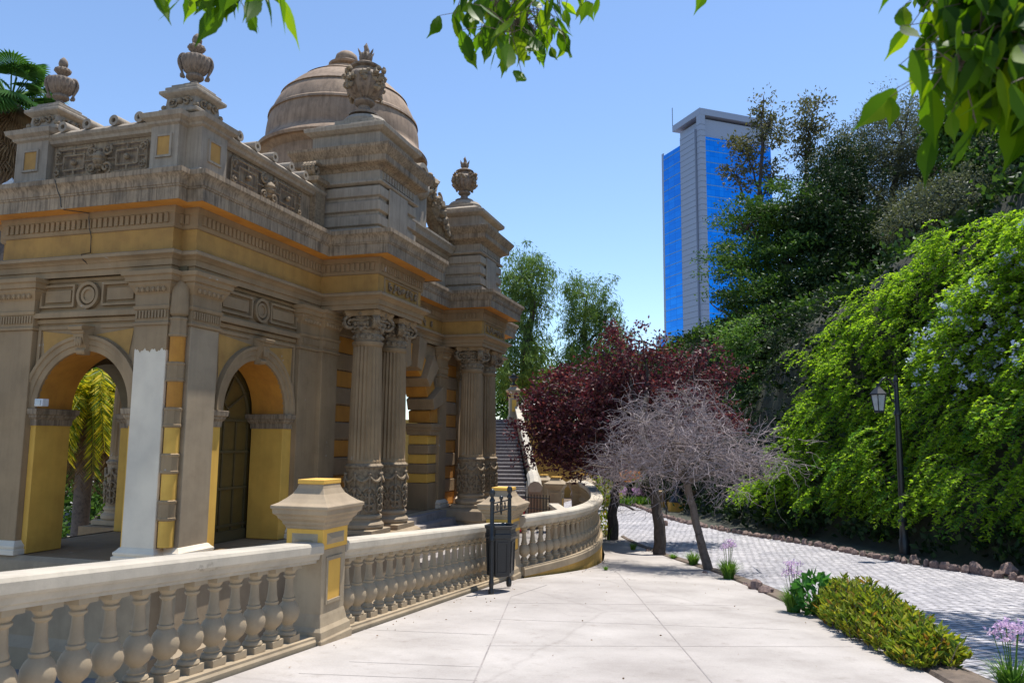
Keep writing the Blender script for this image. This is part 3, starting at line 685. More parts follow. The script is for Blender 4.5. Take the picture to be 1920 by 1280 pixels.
# voussoirs of the central arch
c=9.04; r=1.6; zs=.44; NV=13
for k in range(NV):
    t0=PI*k/NV+.012; t1=PI*(k+1)/NV-.012; proud=(k%2==1); ro=r+(.85 if proud else .62); rr=r-(.05 if proud else 0); wf=.26 if proud else .08
    v=[]
    for wv in (-.6,wf):
        for (q1,t) in ((rr,t0),(ro,t0),(ro,t1),(rr,t1)): v.append((c-q1*math.cos(t),wv,zs+q1*math.sin(t)))
    m=MB(T); m.add(v,[(0,1,2,3),(4,7,6,5),(0,4,5,1),(1,5,6,2),(2,6,7,3),(3,7,4,0)]); m.build('voussoir','stone' if proud else 'ochre',pav,smooth=False,bevel=.012)
m=MB(T)
NS=24;v=[];f=[]
for wv in (-.5,.0):
    for k in range(NS+1): t=PI*k/NS; v.append((c-(r+.4)*math.cos(t),wv,zs+(r+.4)*math.sin(t))); v.append((c-(r+.4)*math.cos(t)*1.15,wv,2.78))
for o_ in (0,2*(NS+1)):
    for k in range(NS): a=o_+2*k; f.append((a,a+2,a+3,a+1))
m.add(v,f); m.box(6.75,7.0,-.5,0,.4,2.78); m.box(11.1,11.4,-.5,0,.4,2.78); m.build('spandrel_wall','stone',pav,smooth=False)
m=MB(T); m.box(6.7,11.4,-3.1,-3.0,-2.05,2.78); m.build('inner_wall','ochre',pav,smooth=False)
# ---- relief helpers
def spiral(c,r,turns,a0,sg,ax='w',n=26,hand=1):
    out=[]
    for k in range(n+1):
        t=k/n; rr=r*(1-t*.86); a=a0+hand*turns*2*PI*t; x=rr*math.cos(a); z=rr*math.sin(a)
        e=sg*(.0+.03*t)
        out.append((c[0]+x,c[1]+e,c[2]+z) if ax=='w' else (c[0]+e,c[1]+x,c[2]+z))
    return out
def relief(m,ax,a0,a1,z0,z1,d,sg,rt=.03):
    """baroque strap-work panel filling a rectangle on a wall plane"""
    def q(a,z,e=0): return (a,d+sg*e,z) if ax=='w' else (d+sg*e,a,z)
    cx=(a0+a1)/2; cz=(z0+z1)/2; H=z1-z0; Wd=a1-a0
    n=max(1,int(round(Wd/H/1.1)))
    for s2 in (-1,1):
        x0=cx+s2*H*.26; x1=cx+s2*(Wd/2-.04)
        for zz in (z0+.12*H,z1-.12*H): m.tube([q(x0,zz,.04),q((x0+x1)/2,zz,.05),q(x1,zz,.04)],rt*.8,6)
        m.tube([q(x1,z0+.12*H,.04),q(x1,z1-.12*H,.04)],rt*.8,6)
        xm=(x0+x1)/2; hw=abs(x1-x0)*.28
        for (xa,za,xb_,zb_) in ((xm-hw,cz-.2*H,xm+hw,cz-.2*H),(xm-hw,cz+.2*H,xm+hw,cz+.2*H),(xm-hw,cz-.2*H,xm-hw,cz+.2*H),(xm+hw,cz-.2*H,xm+hw,cz+.2*H),(x0,cz,xm-s2*hw,cz),(xm+s2*hw,cz,x1,cz),(xm,cz+.2*H,xm,z1-.12*H),(xm,cz-.2*H,xm,z0+.12*H)):
            m.tube([q(xa,za,.05),q(xb_,zb_,.05)],rt*.75,6)
        for zz,hd in ((cz+.24*H,1),(cz-.24*H,-1)):
            c_=q(cx+s2*H*.24,zz,.06); m.tube(spiral(c_,H*.17,1.4,PI/2*hd if s2>0 else PI/2*hd,sg,ax,22,-hd*s2),rt,6)
            c_=q(x1-s2*H*.1,zz,.06); m.tube(spiral(c_,H*.11,1.3,-PI/2*hd,sg,ax,16,hd*s2),rt*.8,6)
        m.ball(q(xm,cz,.06),H*.09,8,6)
    # urn in the middle
    for zz,rr in ((-.3,.05),(-.18,.11),(-.05,.16),(.06,.17),(.16,.10),(.26,.06)): m.ball(q(cx,cz+zz*H,.05),rr*H*1.2,10,6,sz=.7)
reliefs=[('w',1.12,3.55,4.60,5.28,-.12,1),('u',-3.10,-1.0,4.60,5.28,.12,-1)]
# parapets
m=MB(T)
m.box(.95,4.4,-.45,-.14,4.45,5.33); m.box(.14,.45,-3.2,-.9,4.45,5.33); m.build('parapet_wall','stone_dirty',pav,smooth=False)
m=MB(T)
for ax,a0,a1,z0,z1,d,sg in reliefs: relief(m,ax,a0,a1,z0,z1,d,sg,.026); m.cut()
m.build('strapwork_panel','carved',pav)
m=MB(T); m.sweep([(.9,0),(4.4,0)],[(-.12,5.30),(-.04,5.33),(-.02,5.38),(.03,5.42),(.05,5.47),(-.06,5.56),(-.50,5.56),(-.5,5.3)]); m.sweep([(0,-3.2),(0,-.9)],[(-.12,5.30),(-.04,5.33),(-.02,5.38),(.03,5.42),(.05,5.47),(-.06,5.56),(-.50,5.56),(-.5,5.3)])
m.build('parapet_coping','stone_attic',pav,ang=25)
m=MB(T)
def roll(a,ax):
    NS=16; v=[];f=[]
    for e0 in (.05,-.28):
        for rr in (.045,.10):
            for k in range(NS): t=2*PI*k/NS; x=a+rr*math.cos(t); z=5.60+rr*math.sin(t); v.append((x,e0,z) if ax=='w' else (-e0,x,z))
    for k in range(NS):
        b=(k+1)%NS; f+=[(k,b,NS+b,NS+k),(NS+k,NS+b,3*NS+b,3*NS+k),(k,2*NS+k,2*NS+b,b),(2*NS+k,3*NS+k,3*NS+b,2*NS+b)]
    m.add(v,f)
for a in (1.2,1.75,2.35,2.95,3.5): roll(a,'w'); m.cut()
for a in (-1.15,-1.7,-2.3,-2.85): roll(a,'u'); m.cut()
m.build('coping_roll','stone_attic',pav)
def pedestal(poly,front):
    m=MB(T); m.sweep(poly,[(.0,4.44),(.06,4.44),(.06,4.60),(.02,4.64),(.0,4.66),(0,5.40),(.05,5.43),(.06,5.47),(.14,5.52),(.16,5.60),(.05,5.64),(-.3,5.66)],True); m.build('parapet_pedestal','stone_attic',pav,ang=25)
pedestal([(0,-.9),(0,-.32),(.2,-.32),(.2,0),(.9,0),(.9,-.9)],0); pedestal([(0,-3.95),(0,-3.2),(.75,-3.2),(.75,-3.95)],0)
m=MB(T); m.box(-.012,.02,-.74,-.48,4.86,5.20); m.cut(); m.box(.42,.70,-.02,.012,4.86,5.20); m.cut(); m.box(-.012,.02,-3.72,-3.43,4.86,5.20); m.build('pedestal_panel','frieze_ochre',pav,smooth=False)
m=MB(T)
for ax,a0,a1 in (('u',-.78,-.44),('w',.38,.74),('u',-3.76,-3.39)):
    for (x0,x1,z0,z1) in ((a0,a0+.04,4.82,5.24),(a1-.04,a1,4.82,5.24),(a0+.04,a1-.04,4.82,4.86),(a0+.04,a1-.04,5.20,5.24)):
        if ax=='u': m.box(-.03,.02,x0,x1,z0,z1)
        else: m.box(x0,x1,-.02,.03,z0,z1)
    m.cut()
m.build('pedestal_frame','stone_attic',pav,smooth=False)
def urn_base(cx,cy):
    m=MB(T); m.frust(cx,cy,[(.36,.36,5.64),(.40,.40,5.66),(.40,.40,5.72),(.33,.33,5.76),(.31,.31,5.95),(.36,.36,5.98),(.41,.41,6.02),(.41,.41,6.07),(.34,.34,6.10),(.34,.34,6.16),(.27,.27,6.17),(.27,.27,6.23)]); m.build('urn_base','stone_attic',pav,smooth=False,bevel=.008)
    m=MB(T)
    for sg,ax,d in ((-1,'u',cx-.33),(1,'w',cy+.33)):
        k=cy if ax=='u' else cx
        for s2 in (-1,1):
            c_=(d,k+s2*.15,5.86) if ax=='u' else (k+s2*.15,d,5.86); m.tube(spiral(c_,.09,1.3,0,sg,ax,16,s2),.022,5)
            c_=(d,k+s2*.34,5.78) if ax=='u' else (k+s2*.34,d,5.78); m.ball(c_,.05,8,6)
        c_=(d,k,5.88) if ax=='u' else (k,d,5.88); m.ball(c_,.06,8,6)
    m.build('urn_base_scrolls','carved',pav)
urn_base(.45,-.43); urn_base(.45,-3.5)
# columns
def column(u,w_,zb=-2.05,zt=2.78,k=1.0):
    t=empty('column',(u,-w_,0)); t.parent=pav
    m=MB(T); m.frust(0,0,[(.46,.46,zb),(.46,.46,zb+.10),(.44,.44,zb+.11)]); m.lathe(0,0,[(.43,zb+.11),(.465,zb+.15),(.465,zb+.21),(.43,zb+.25),(.40,zb+.27),(.395,zb+.32),(.42,zb+.34),(.42,zb+.39),(.385,zb+.42)],32); m.build('base','stone_light',t)
    m=MB(T); m.lathe(0,0,[(.375,zb+.42),(.385,zb+.6),(.385,-.75),(.395,-.66),(.42,-.64),(.425,-.60),(.39,-.57),(.37,-.55)],32)
    # acanthus, swags and pendants round the drum
    def cyl(a,z,e=0): return ((.385+e)*math.cos(a),(.385+e)*math.sin(a),z)
    for i in range(8):
        a=2*PI*i/8
        pts=[cyl(a+2*PI/8*x,-.80-.13*(1-(2*x-1)**2),.03+.01*(1-(2*x-1)**2)) for x in np.linspace(0,1,9)]; m.tube(pts,[.02+.016*(1-(2*x-1)**2) for x in np.linspace(0,1,9)],6)
        m.ball(cyl(a,-.78,.02),.045,8,6); m.tube([cyl(a,-.8,.03),cyl(a,-.95,.035),cyl(a,-1.08,.02)],[.03,.022,.008],6)
        m.tube([cyl(a,-1.05,.02),cyl(a,-1.3,.035),cyl(a,-1.55,.02)],[.015,.03,.015],6)
        for s2 in (-1,1):
            for zz,q_ in ((-1.15,.15),(-1.33,.13),(-1.48,.10)):
                pts=[]
                for x in range(11): tt=x/10; an=a+s2*q_*(1.1*math.sin(tt*PI*1.25))/.385*.8; pts.append(cyl(an,zz+q_*.75*(math.cos(tt*PI*1.3)-.2),.03))
                m.tube(pts,[.022*(1-.05*x) for x in range(11)],5)
            m.ball(cyl(a+s2*.17,-1.22,.025),.028,7,5); m.ball(cyl(a+s2*.2,-1.42,.022),.024,7,5)
        m.ball(cyl(a,-1.12,.03),.045,8,6,sz=1.5)
    m.build('carved_drum','carved',t)
    m=MB(T); m.lathe(0,0,[(.36,-.56),(.365,-.50)]+[(.36-.045*((z+.5)/2.55)**1.4,z) for z in np.linspace(-.46,2.0,12)]+[(.33,2.03),(.345,2.06),(.345,2.11),(.315,2.13)],96,24,.035,(-.49,2.02)); m.build('fluted_shaft','stone',t,ang=40)
    m=MB(T); m.lathe(0,0,[(.305,2.12),(.31,2.14),(.325,2.20),(.31,2.28),(.30,2.30),(.32,2.33),(.30,2.38),(.33,2.52),(.38,2.64),(.36,2.66)],32)
    for i in range(16): a=2*PI*i/16; m.ball((.325*math.cos(a),.325*math.sin(a),2.215),.035,6,5,sz=1.3)
    for i in range(4):     # corner volutes
        a=PI/4+i*PI/2; dx,dy=math.cos(a),math.sin(a)
        for off in (-.05,0,.05):
            pts=[]
            for kk in range(27):
                tt=kk/26; rr=.155*(1-tt*.85); an=PI/2-tt*2*PI*1.5; e=.43+rr*math.cos(an); pts.append((e*dx-off*dy,e*dy+off*dx,2.525+rr*math.sin(an)))
            m.tube(pts,[.038-.014*x/26 for x in range(27)],6)
        m.tube([(.22*dx,.22*dy,2.30),(.33*dx,.33*dy,2.37),(.37*dx,.37*dy,2.33)],[.05,.045,.02],6)
        b_=i*PI/2; ex,ey=math.cos(b_),math.sin(b_)
        for kk in range(5): 
            o_=(kk-2)*.075; m.ball((.33*ex-o_*ey,.33*ey+o_*ex,2.50),.042,7,5,sz=1.25)
        for s2 in (-1,1):   # small scrolls of the fleuron and leaves
            pts=[]
            for kk in range(15): tt=kk/14; rr=.055*(1-tt*.7); an=tt*PI*2.2; x_=s2*(.07+rr*math.cos(an)); pts.append((.385*ex-x_*ey,.385*ey+x_*ex,2.66+rr*math.sin(an)))
            m.tube(pts,.018,5)
            pts=[(.32*ex-s2*x_*ey,.32*ey+s2*x_*ex,z_) for x_,z_ in ((.0,2.36),(.08,2.44),(.17,2.40),(.22,2.44))]; m.tube(pts,[.03,.035,.03,.01],6)
        m.ball((.40*ex,.40*ey,2.72),.05,8,6); m.ball((.34*ex,.34*ey,2.38),.05,8,6,sz=1.4)
        m.tube([(.36*ex-.2*ey,.36*ey+.2*ex,2.60),(.345*ex,.345*ey,2.575),(.36*ex+.2*ey,.36*ey-.2*ex,2.60)],.025,6)
    m.build('volute_capital','carved',t)
    m=MB(T); v=[];f=[]     # concave-sided abacus
    ring=[]
    for i in range(4):
        a=PI/4+i*PI/2
        for tt in (-.08,.08): ring.append((.55*math.cos(a+tt*1.5),.55*math.sin(a+tt*1.5)))
        for kk in (1,2,3,4): an=a+PI/2*kk/5; rr=.40+.05*abs(kk-2.5)/1.5; ring.append((rr*math.cos(an),rr*math.sin(an)))
    for e,z in ((.94,2.665),(1.0,2.69),(1.0,2.72),(1.05,2.74),(1.06,2.785)):
        v+=[(x*e,y*e,z) for x,y in ring]
    n=len(ring)
    for j in range(4):
        for k_ in range(n): f.append((j*n+k_,j*n+(k_+1)%n,(j+1)*n+(k_+1)%n,(j+1)*n+k_))
    m.add(v,f); m.build('abacus','stone',t,smooth=False)
    return t
col0=column(0,0); first=True
for (u,w_) in ((4.9,.93),(6.2,.93),(11.9,.93),(13.2,.93),(4.62,-5.2),(5.6,-5.2)):
    if first: col0.location=(u,-w_,0); first=False
    else: c_=copy_tree(col0,pav); c_.location=(u,-w_,0)
# relief panels on the portico fronts
m=MB(T)
def vine(a0,a1,z0,z1,d):
    cx=(a0+a1)/2;cz=(z0+z1)/2;H=z1-z0
    m.cut(); m.ball((cx,d+.03,cz+.02),H*.22,8,6,jit=.15)
    for s2 in (-1,1):
        n=3
        for i in range(n):
            x=cx+s2*(a1-a0)*(.12+.14*i); m.tube(spiral((x,d+.03,cz+(.08 if i%2 else -.06)*H),H*.26,1.3,PI/2,1,'w',16,s2*(1 if i%2 else -1)),.022,5); m.ball((x+.05*s2,d+.03,cz+(-.25 if i%2 else .25)*H),.035,7,5)
vine(4.75,6.45,3.2,3.5,1.40); m.cut(); vine(11.7,13.5,3.2,3.5,1.40); m.cut(); vine(7.3,10.8,3.2,3.5,.10); m.build('frieze_carving','carved',pav)
m=MB(T)
for a0,a1 in ((4.65,6.5),(11.6,13.6)):
    m.box(a0,a1,1.39,1.425,3.17,3.20); m.box(a0,a1,1.39,1.425,3.50,3.53); m.box(a0,a0+.04,1.39,1.425,3.20,3.50); m.box(a1-.04,a1,1.39,1.425,3.20,3.50); m.cut()
m.build('frieze_panel_frame','stone',pav,smooth=False)
# attic blocks
def attic(u0,u1,w0,w1):
    m=MB(T); cx,cy=(u0+u1)/2,(w0+w1)/2; hx,hy=(u1-u0)/2,(w1-w0)/2
    m.frust(cx,cy,[(hx+.10,hy+.10,4.43),(hx+.10,hy+.10,4.62),(hx+.03,hy+.03,4.66)]); 
    for k in range(3):
        z=4.65+k*.335; m.frust(cx,cy,[(hx-.04,hy-.04,z-.005),(hx-.04,hy-.04,z+.05),(hx+.025,hy+.025,z+.08),(hx+.025,hy+.025,z+.29),(hx-.04,hy-.04,z+.315),(hx-.04,hy-.04,z+.33)])
    m.frust(cx,cy,[(hx-.02,hy-.02,5.66),(hx+.02,hy+.02,5.67),(hx+.07,hy+.07,5.70),(hx+.07,hy+.07,5.74),(hx,hy,5.76),(hx,hy,6.0)])
    m.build('attic_block','stone_attic',pav,smooth=False,bevel=.006)
    m=MB(T); m.frust(cx,cy,[(hx+.01,hy+.01,5.98),(hx+.08,hy+.08,6.05),(hx+.22,hy+.22,6.10),(hx+.24,hy+.24,6.13),(hx+.24,hy+.24,6.25),(hx+.28,hy+.28,6.30),(hx+.36,hy+.36,6.42),(hx+.37,hy+.37,6.48),(hx+.05,hy+.05,6.52)]); m.build('attic_cornice','stone_dirty',pav,smooth=False)
    m=MB(T)
    n=12
    for k in range(n): a=u0+.12+(u1-u0-.24)*(k+.5)/n; m.box(a-.045,a+.045,w1,w1+.035,5.79,5.96)
    m.build('attic_triglyphs','stone_attic',pav,smooth=False)
    m=MB(T); m.box(cx-.55,cx+.45,w1+.02,w1+.05,4.68,5.66); m.build('attic_tablet','stone_attic',pav,smooth=False,bevel=.01)
    m=MB(T); m.frust(cx,cy,[(hx+.08,hy+.08,6.50),(hx+.08,hy+.08,6.60),(hx-.05,hy-.05,6.62),(hx-.05,hy-.05,6.9),(hx+.02,hy+.02,6.93),(hx+.10,hy+.10,6.99),(hx+.11,hy+.11,7.08),(hx-.1,hy-.1,7.12),(hx-.1,hy-.1,7.2),(hx-.4,hy-.4,7.34),(hx-.4,hy-.4,7.42)])
    m.lathe(cx,cy,[(.55,7.4),(.56,7.5),(.48,7.6),(.3,7.68),(.2,7.7)],24); m.build('attic_steps','stone_attic',pav,smooth=False,bevel=.006)
attic(4.55,6.5,-.55,1.28); attic(11.5,13.55,-.55,1.28)
# console scroll beside the attic
m=MB(T)
for off in (0,.08,.16,.24):
    pts=[]
    for k in range(30): tt=k/29; rr=.17*(1-tt*.8); an=PI/2+tt*2*PI*1.3; pts.append((4.15+rr*math.cos(an),-.35+off,5.95+rr*math.sin(an)))
    m.tube(pts,.045,6); m.tube([(4.15,-.35+off,6.12),(4.4,-.35+off,6.14),(4.55,-.35+off,6.05)],.045,6)
m.frust(4.2,-.25,[(.2,.25,4.44),(.2,.25,5.6),(.27,.32,5.65),(.27,.32,5.75),(.18,.2,5.78)]); m.build('console_scroll','carved',pav,smooth=False)
# central attic wall with cornice, pediment sculpture group
m=MB(T); m.box(6.5,11.5,-.7,.15,4.44,5.72); m.build('attic_wall','stone_attic',pav,smooth=False)
m=MB(T); m.sweep([(6.5,.15),(11.5,.15)],[(0,5.5),(.06,5.55),(.1,5.62),(.25,5.66),(.28,5.78),(.34,5.86),(.34,5.92),(-.85,5.98)]); m.build('attic_wall_cornice','stone_attic',pav,smooth=False)
m=MB(T)
for k in range(26): a=6.7+4.6*(k+.5)/26; m.ball((a,.19,5.35),.06,6,5,jit=.2)
for s2 in (-1,1):
    pts=[]
    for k in range(34):
        tt=k/33; a=9.0-s2*(2.0-1.65*tt); z=6.0+1.25*math.sin(tt*PI*.55)+.1*math.sin(tt*9); pts.append((a,.1,z))
    m.tube(pts,[.20+.10*math.sin(k/33*PI) for k in range(34)],10)
    for k in range(46):
        tt=random.random(); a=9.0-s2*(2.1-1.8*tt)+random.uniform(-.15,.15); z=6.0+1.25*math.sin(tt*PI*.55)+random.uniform(-.3,.35); m.ball((a,.1+random.uniform(.05,.35),z),random.uniform(.06,.15),7,5,jit=.25)
    for i in range(3): 
        tt=.15+.3*i; a=9.0-s2*(2.0-1.65*tt); z=6.15+1.25*math.sin(tt*PI*.55); m.tube(spiral((a,.38,z),.24,1.6,PI/2,1,'w',24,s2),.05,6)
m.build('pediment_garlands','carved',pav)
m=MB(T)
NS=20;v=[];f=[]     # cartouche hood at the top
for e in (-.35,.35):
    for rr in (.30,.42):
        for k in range(NS+1): t=-.4+(PI+.8)*k/NS; v.append((8.95+rr*math.cos(t),e+.1,7.25+rr*math.sin(t)*1.15))
K=NS+1
for k in range(NS): f+=[(k,k+1,K+k+1,K+k),(2*K+k,2*K+k+1,3*K+k+1,3*K+k),(K+k,K+k+1,3*K+k+1,3*K+k),(k,k+1,2*K+k+1,2*K+k)]
m.add(v,f); m.box(8.5,9.4,-.3,.35,5.95,6.9); m.ball((8.95,.3,6.95),.3,10,8,jit=.08); m.build('pediment_cartouche','stone_attic',pav)
# dome
dc=(9.05,-2.2)
m=MB(T); m.lathe(*dc,[(2.2,4.4),(2.2,7.9),(2.3,8.0),(2.36,8.06),(2.3,8.1)],48); m.build('dome_drum','dome_plaster',pav)
prof=[]
def rad(z): 
    t=min(max((z-8.45)/2.35,0),1); return 2.22*math.sqrt(max(1-t**2.1,0.02))
prof=[(2.46,8.06),(2.48,8.14),(2.44,8.2),(2.36,8.28),(2.30,8.34),(2.24,8.42)]
for z in np.linspace(8.46,10.72,26):
    r0=rad(z); prof.append((r0,z))
m=MB(T); m.lathe(*dc,prof,72); m.build('dome_shell','dome_plaster',pav,ang=28)
m=MB(T)
for z in (9.15,9.85,10.45):
    r0=rad(z); r1=rad(z+.09); m.lathe(*dc,[(r0-.03,z-.01),(r0+.045,z),(r1+.055,z+.07),(r1-.02,z+.13)],72); m.cut()
m.build('dome_rib','dome_plaster',pav,ang=28)
m=MB(T); m.lathe(*dc,[(.75,10.62),(.72,10.78),(.42,10.80),(.40,10.92),(.50,10.98),(.52,11.04),(.38,11.10),(.33,11.16),(.34,11.22),(.31,11.34),(.2,11.44),(.05,11.48)],28); m.build('dome_finial','dome_plaster',pav)
# ---------------------------------------------------------------- things on the pavilion
def pl(u,w_,z): p=C0+U*u+W*w_; return (p[0],p[1],z)
def gadroon(m,prof,seg=40,fl=20,fd=.03,fz=None): m.lathe(0,0,prof,seg*2,fl,fd,fz)
def urn_plain(loc,label,h=1.0):
    t=empty('stone_urn',loc,.4); tag(t,label,'urn','stone urns along the roofline')
    m=MB(); gadroon(m,[(.26,0),(.27,.04),(.20,.07),(.10,.12),(.09,.16),(.15,.19),(.19,.22),(.19,.25),(.16,.27),(.17,.29),(.25,.34),(.30,.42),(.325,.50),(.32,.56),(.27,.60),(.20,.61)],fz=(.28,.57)); m.build('bowl','urn_stone',t)
    m=MB(); gadroon(m,[(.10,.58),(.10,.68),(.15,.72),(.20,.76),(.19,.80),(.13,.83),(.08,.84)],fl=12,fd=.03); m.lathe(0,0,[(.06,.83),(.10,.87),(.11,.92),(.09,.98),(.04,1.03),(.01,1.05)],14); m.build('lid','urn_stone',t)
    for s2 in (-1,1):
        m=MB(); pts=[(s2*(.20+.13*math.sin(k/12*PI)+.02),0,.62-.42*k/12+.12*math.sin(k/12*PI)) for k in range(13)]; m.tube(pts,[.035+.01*math.sin(k) for k in range(13)],7); m.ball((s2*.27,0,.24),.05,7,5); m.build('handle','urn_stone',t)
    t.scale=(h*.78,h*.78,h); return t
def urn_ornate(loc,label,sc=1.):
    t=empty('flaming_urn',loc,.6); tag(t,label,'urn','stone urns along the roofline')
    m=MB(); gadroon(m,[(.34,0),(.34,.05),(.2,.1),(.14,.16),(.13,.24),(.2,.27),(.24,.32),(.23,.36),(.18,.38),(.2,.41),(.33,.50),(.42,.62),(.46,.76),(.45,.9),(.40,.98),(.36,1.0)],fl=18,fd=.04,fz=(.4,.85)); m.build('bowl','urn_stone',t)
    m=MB()
    for i in range(44):
        a=random.uniform(0,2*PI); z=random.uniform(.72,1.0); m.ball((.43*math.cos(a),.43*math.sin(a),z),random.uniform(.04,.085),7,5,jit=.3)
    for i in range(4):
        a=i*PI/2+.3; 
        for q_ in range(14): m.ball(((.5+.04*math.sin(q_))*math.cos(a+random.uniform(-.2,.2)),(.5+.04*math.sin(q_))*math.sin(a+random.uniform(-.2,.2)),1.0-q_*.035),random.uniform(.04,.075),6,5,jit=.3)
        m.tube([(.40*math.cos(a-.3),.40*math.sin(a-.3),.8),(.47*math.cos(a),.47*math.sin(a),.72),(.40*math.cos(a+.5),.40*math.sin(a+.5),.85)],.045,6)
    m.build('garlands','carved',t)
    m=MB(); m.lathe(0,0,[(.34,.98),(.36,1.02),(.28,1.06),(.26,1.12),(.33,1.15),(.34,1.19),(.24,1.25),(.12,1.28)],32); m.build('lid','urn_stone',t)
    m=MB(); gadroon(m,[(.06,1.26),(.10,1.3),(.155,1.38),(.16,1.46),(.12,1.52),(.06,1.54)],fl=10,fd=.03)
    for i in range(6): a=i*PI/3; m.tube([(.12*math.cos(a),.12*math.sin(a),1.46),(.17*math.cos(a),.17*math.sin(a),1.54),(.20*math.cos(a),.20*math.sin(a),1.60)],[.03,.025,.005],5)
    m.tube([(0,0,1.5),(.03,.01,1.6),(-.01,0,1.7),(.01,0,1.78)],[.08,.06,.05,.01],6); m.build('flame','urn_stone',t)
    t.scale=(sc,sc,sc); return t
urn_plain(pl(.45,-.43,6.22),'gadrooned stone urn with an egg-shaped finial on the near corner of the parapet',1.04)
urn_plain(pl(.45,-3.5,6.22),'stone urn with looped handles and a round ball finial, beside the palm at far left',1.0)
urn_ornate(pl(5.45,.35,7.68),'largest carved stone urn with a flame top, in front of the dome',1.06)
urn_ornate(pl(12.5,.35,7.68),'carved stone urn on the far attic block, right of the dome against open sky',.86)
def floodlight(px,py,D,lab,rz=0):
    q=at(px,py,D); t=empty('floodlight',(q[0],q[1],q[2]-.1),rz); tag(t,lab,'floodlight','floodlights on the cornice')
    m=MB(); m.box(-.05,.05,-.04,.04,0,.02); m.tube([(0,0,.02),(0,0,.07)],.015,6); m.build('bracket','galvanised',t)
    m=MB(); v=MB(); ax=np.array([.8,0,.35]); ax/=np.linalg.norm(ax)
    m.tube([np.array([0,0,.08])+ax*x for x in (-.09,-.05,.02,.08,.12,.125)],[.03,.05,.06,.085,.10,.10],14); m.build('lamp_head','lamp_white',t); return t
floodlight(205,322,13.9,'metal floodlight on the cornice below the carved panel',.3); floodlight(117,338,14.1,'white floodlight tipped over on the cornice, left of the other',2.6); floodlight(14,345,14.3,'silver floodlight on the cornice at the left edge',.3)
q=at(78,755,13.75); t=empty('junction_box',(q[0],q[1],q[2]),TH); tag(t,'small white box lamp on the impost of the left arch','lamp'); m=MB(); m.box(-.07,.07,-.09,.09,-.06,.07); m.build('housing','white_box',t,smooth=False,bevel=.01); m=MB(); m.box(-.085,-.07,-.06,.06,-.04,.05); m.build('lens','glass_lamp',t,smooth=False)
# black cable on the frieze
l=pl(-.02,-2.02,2.8); m=MB(sub(l)); c_=[(.13,-2.02,2.80),(.03,-2.03,2.9),(-.04,-2.02,2.98),(-.17,-2.03,3.05),(-.20,-2.03,3.13),(-.02,-2.02,3.2),(-.02,-2.03,3.5),(-.08,-2.02,3.62),(-.10,-2.03,3.8),(-.10,-2.03,3.90),(-.38,-2.3,3.90),(-.43,-2.32,3.95),(-.435,-2.34,4.10),(-.48,-2.36,4.2),(-.545,-2.38,4.40)]
m.tube([pl(*x) for x in c_],.008,6); o=m.build('cable','black_iron'); o.location=l; tag(o,'thin black cable running down the ochre frieze at left','cable')
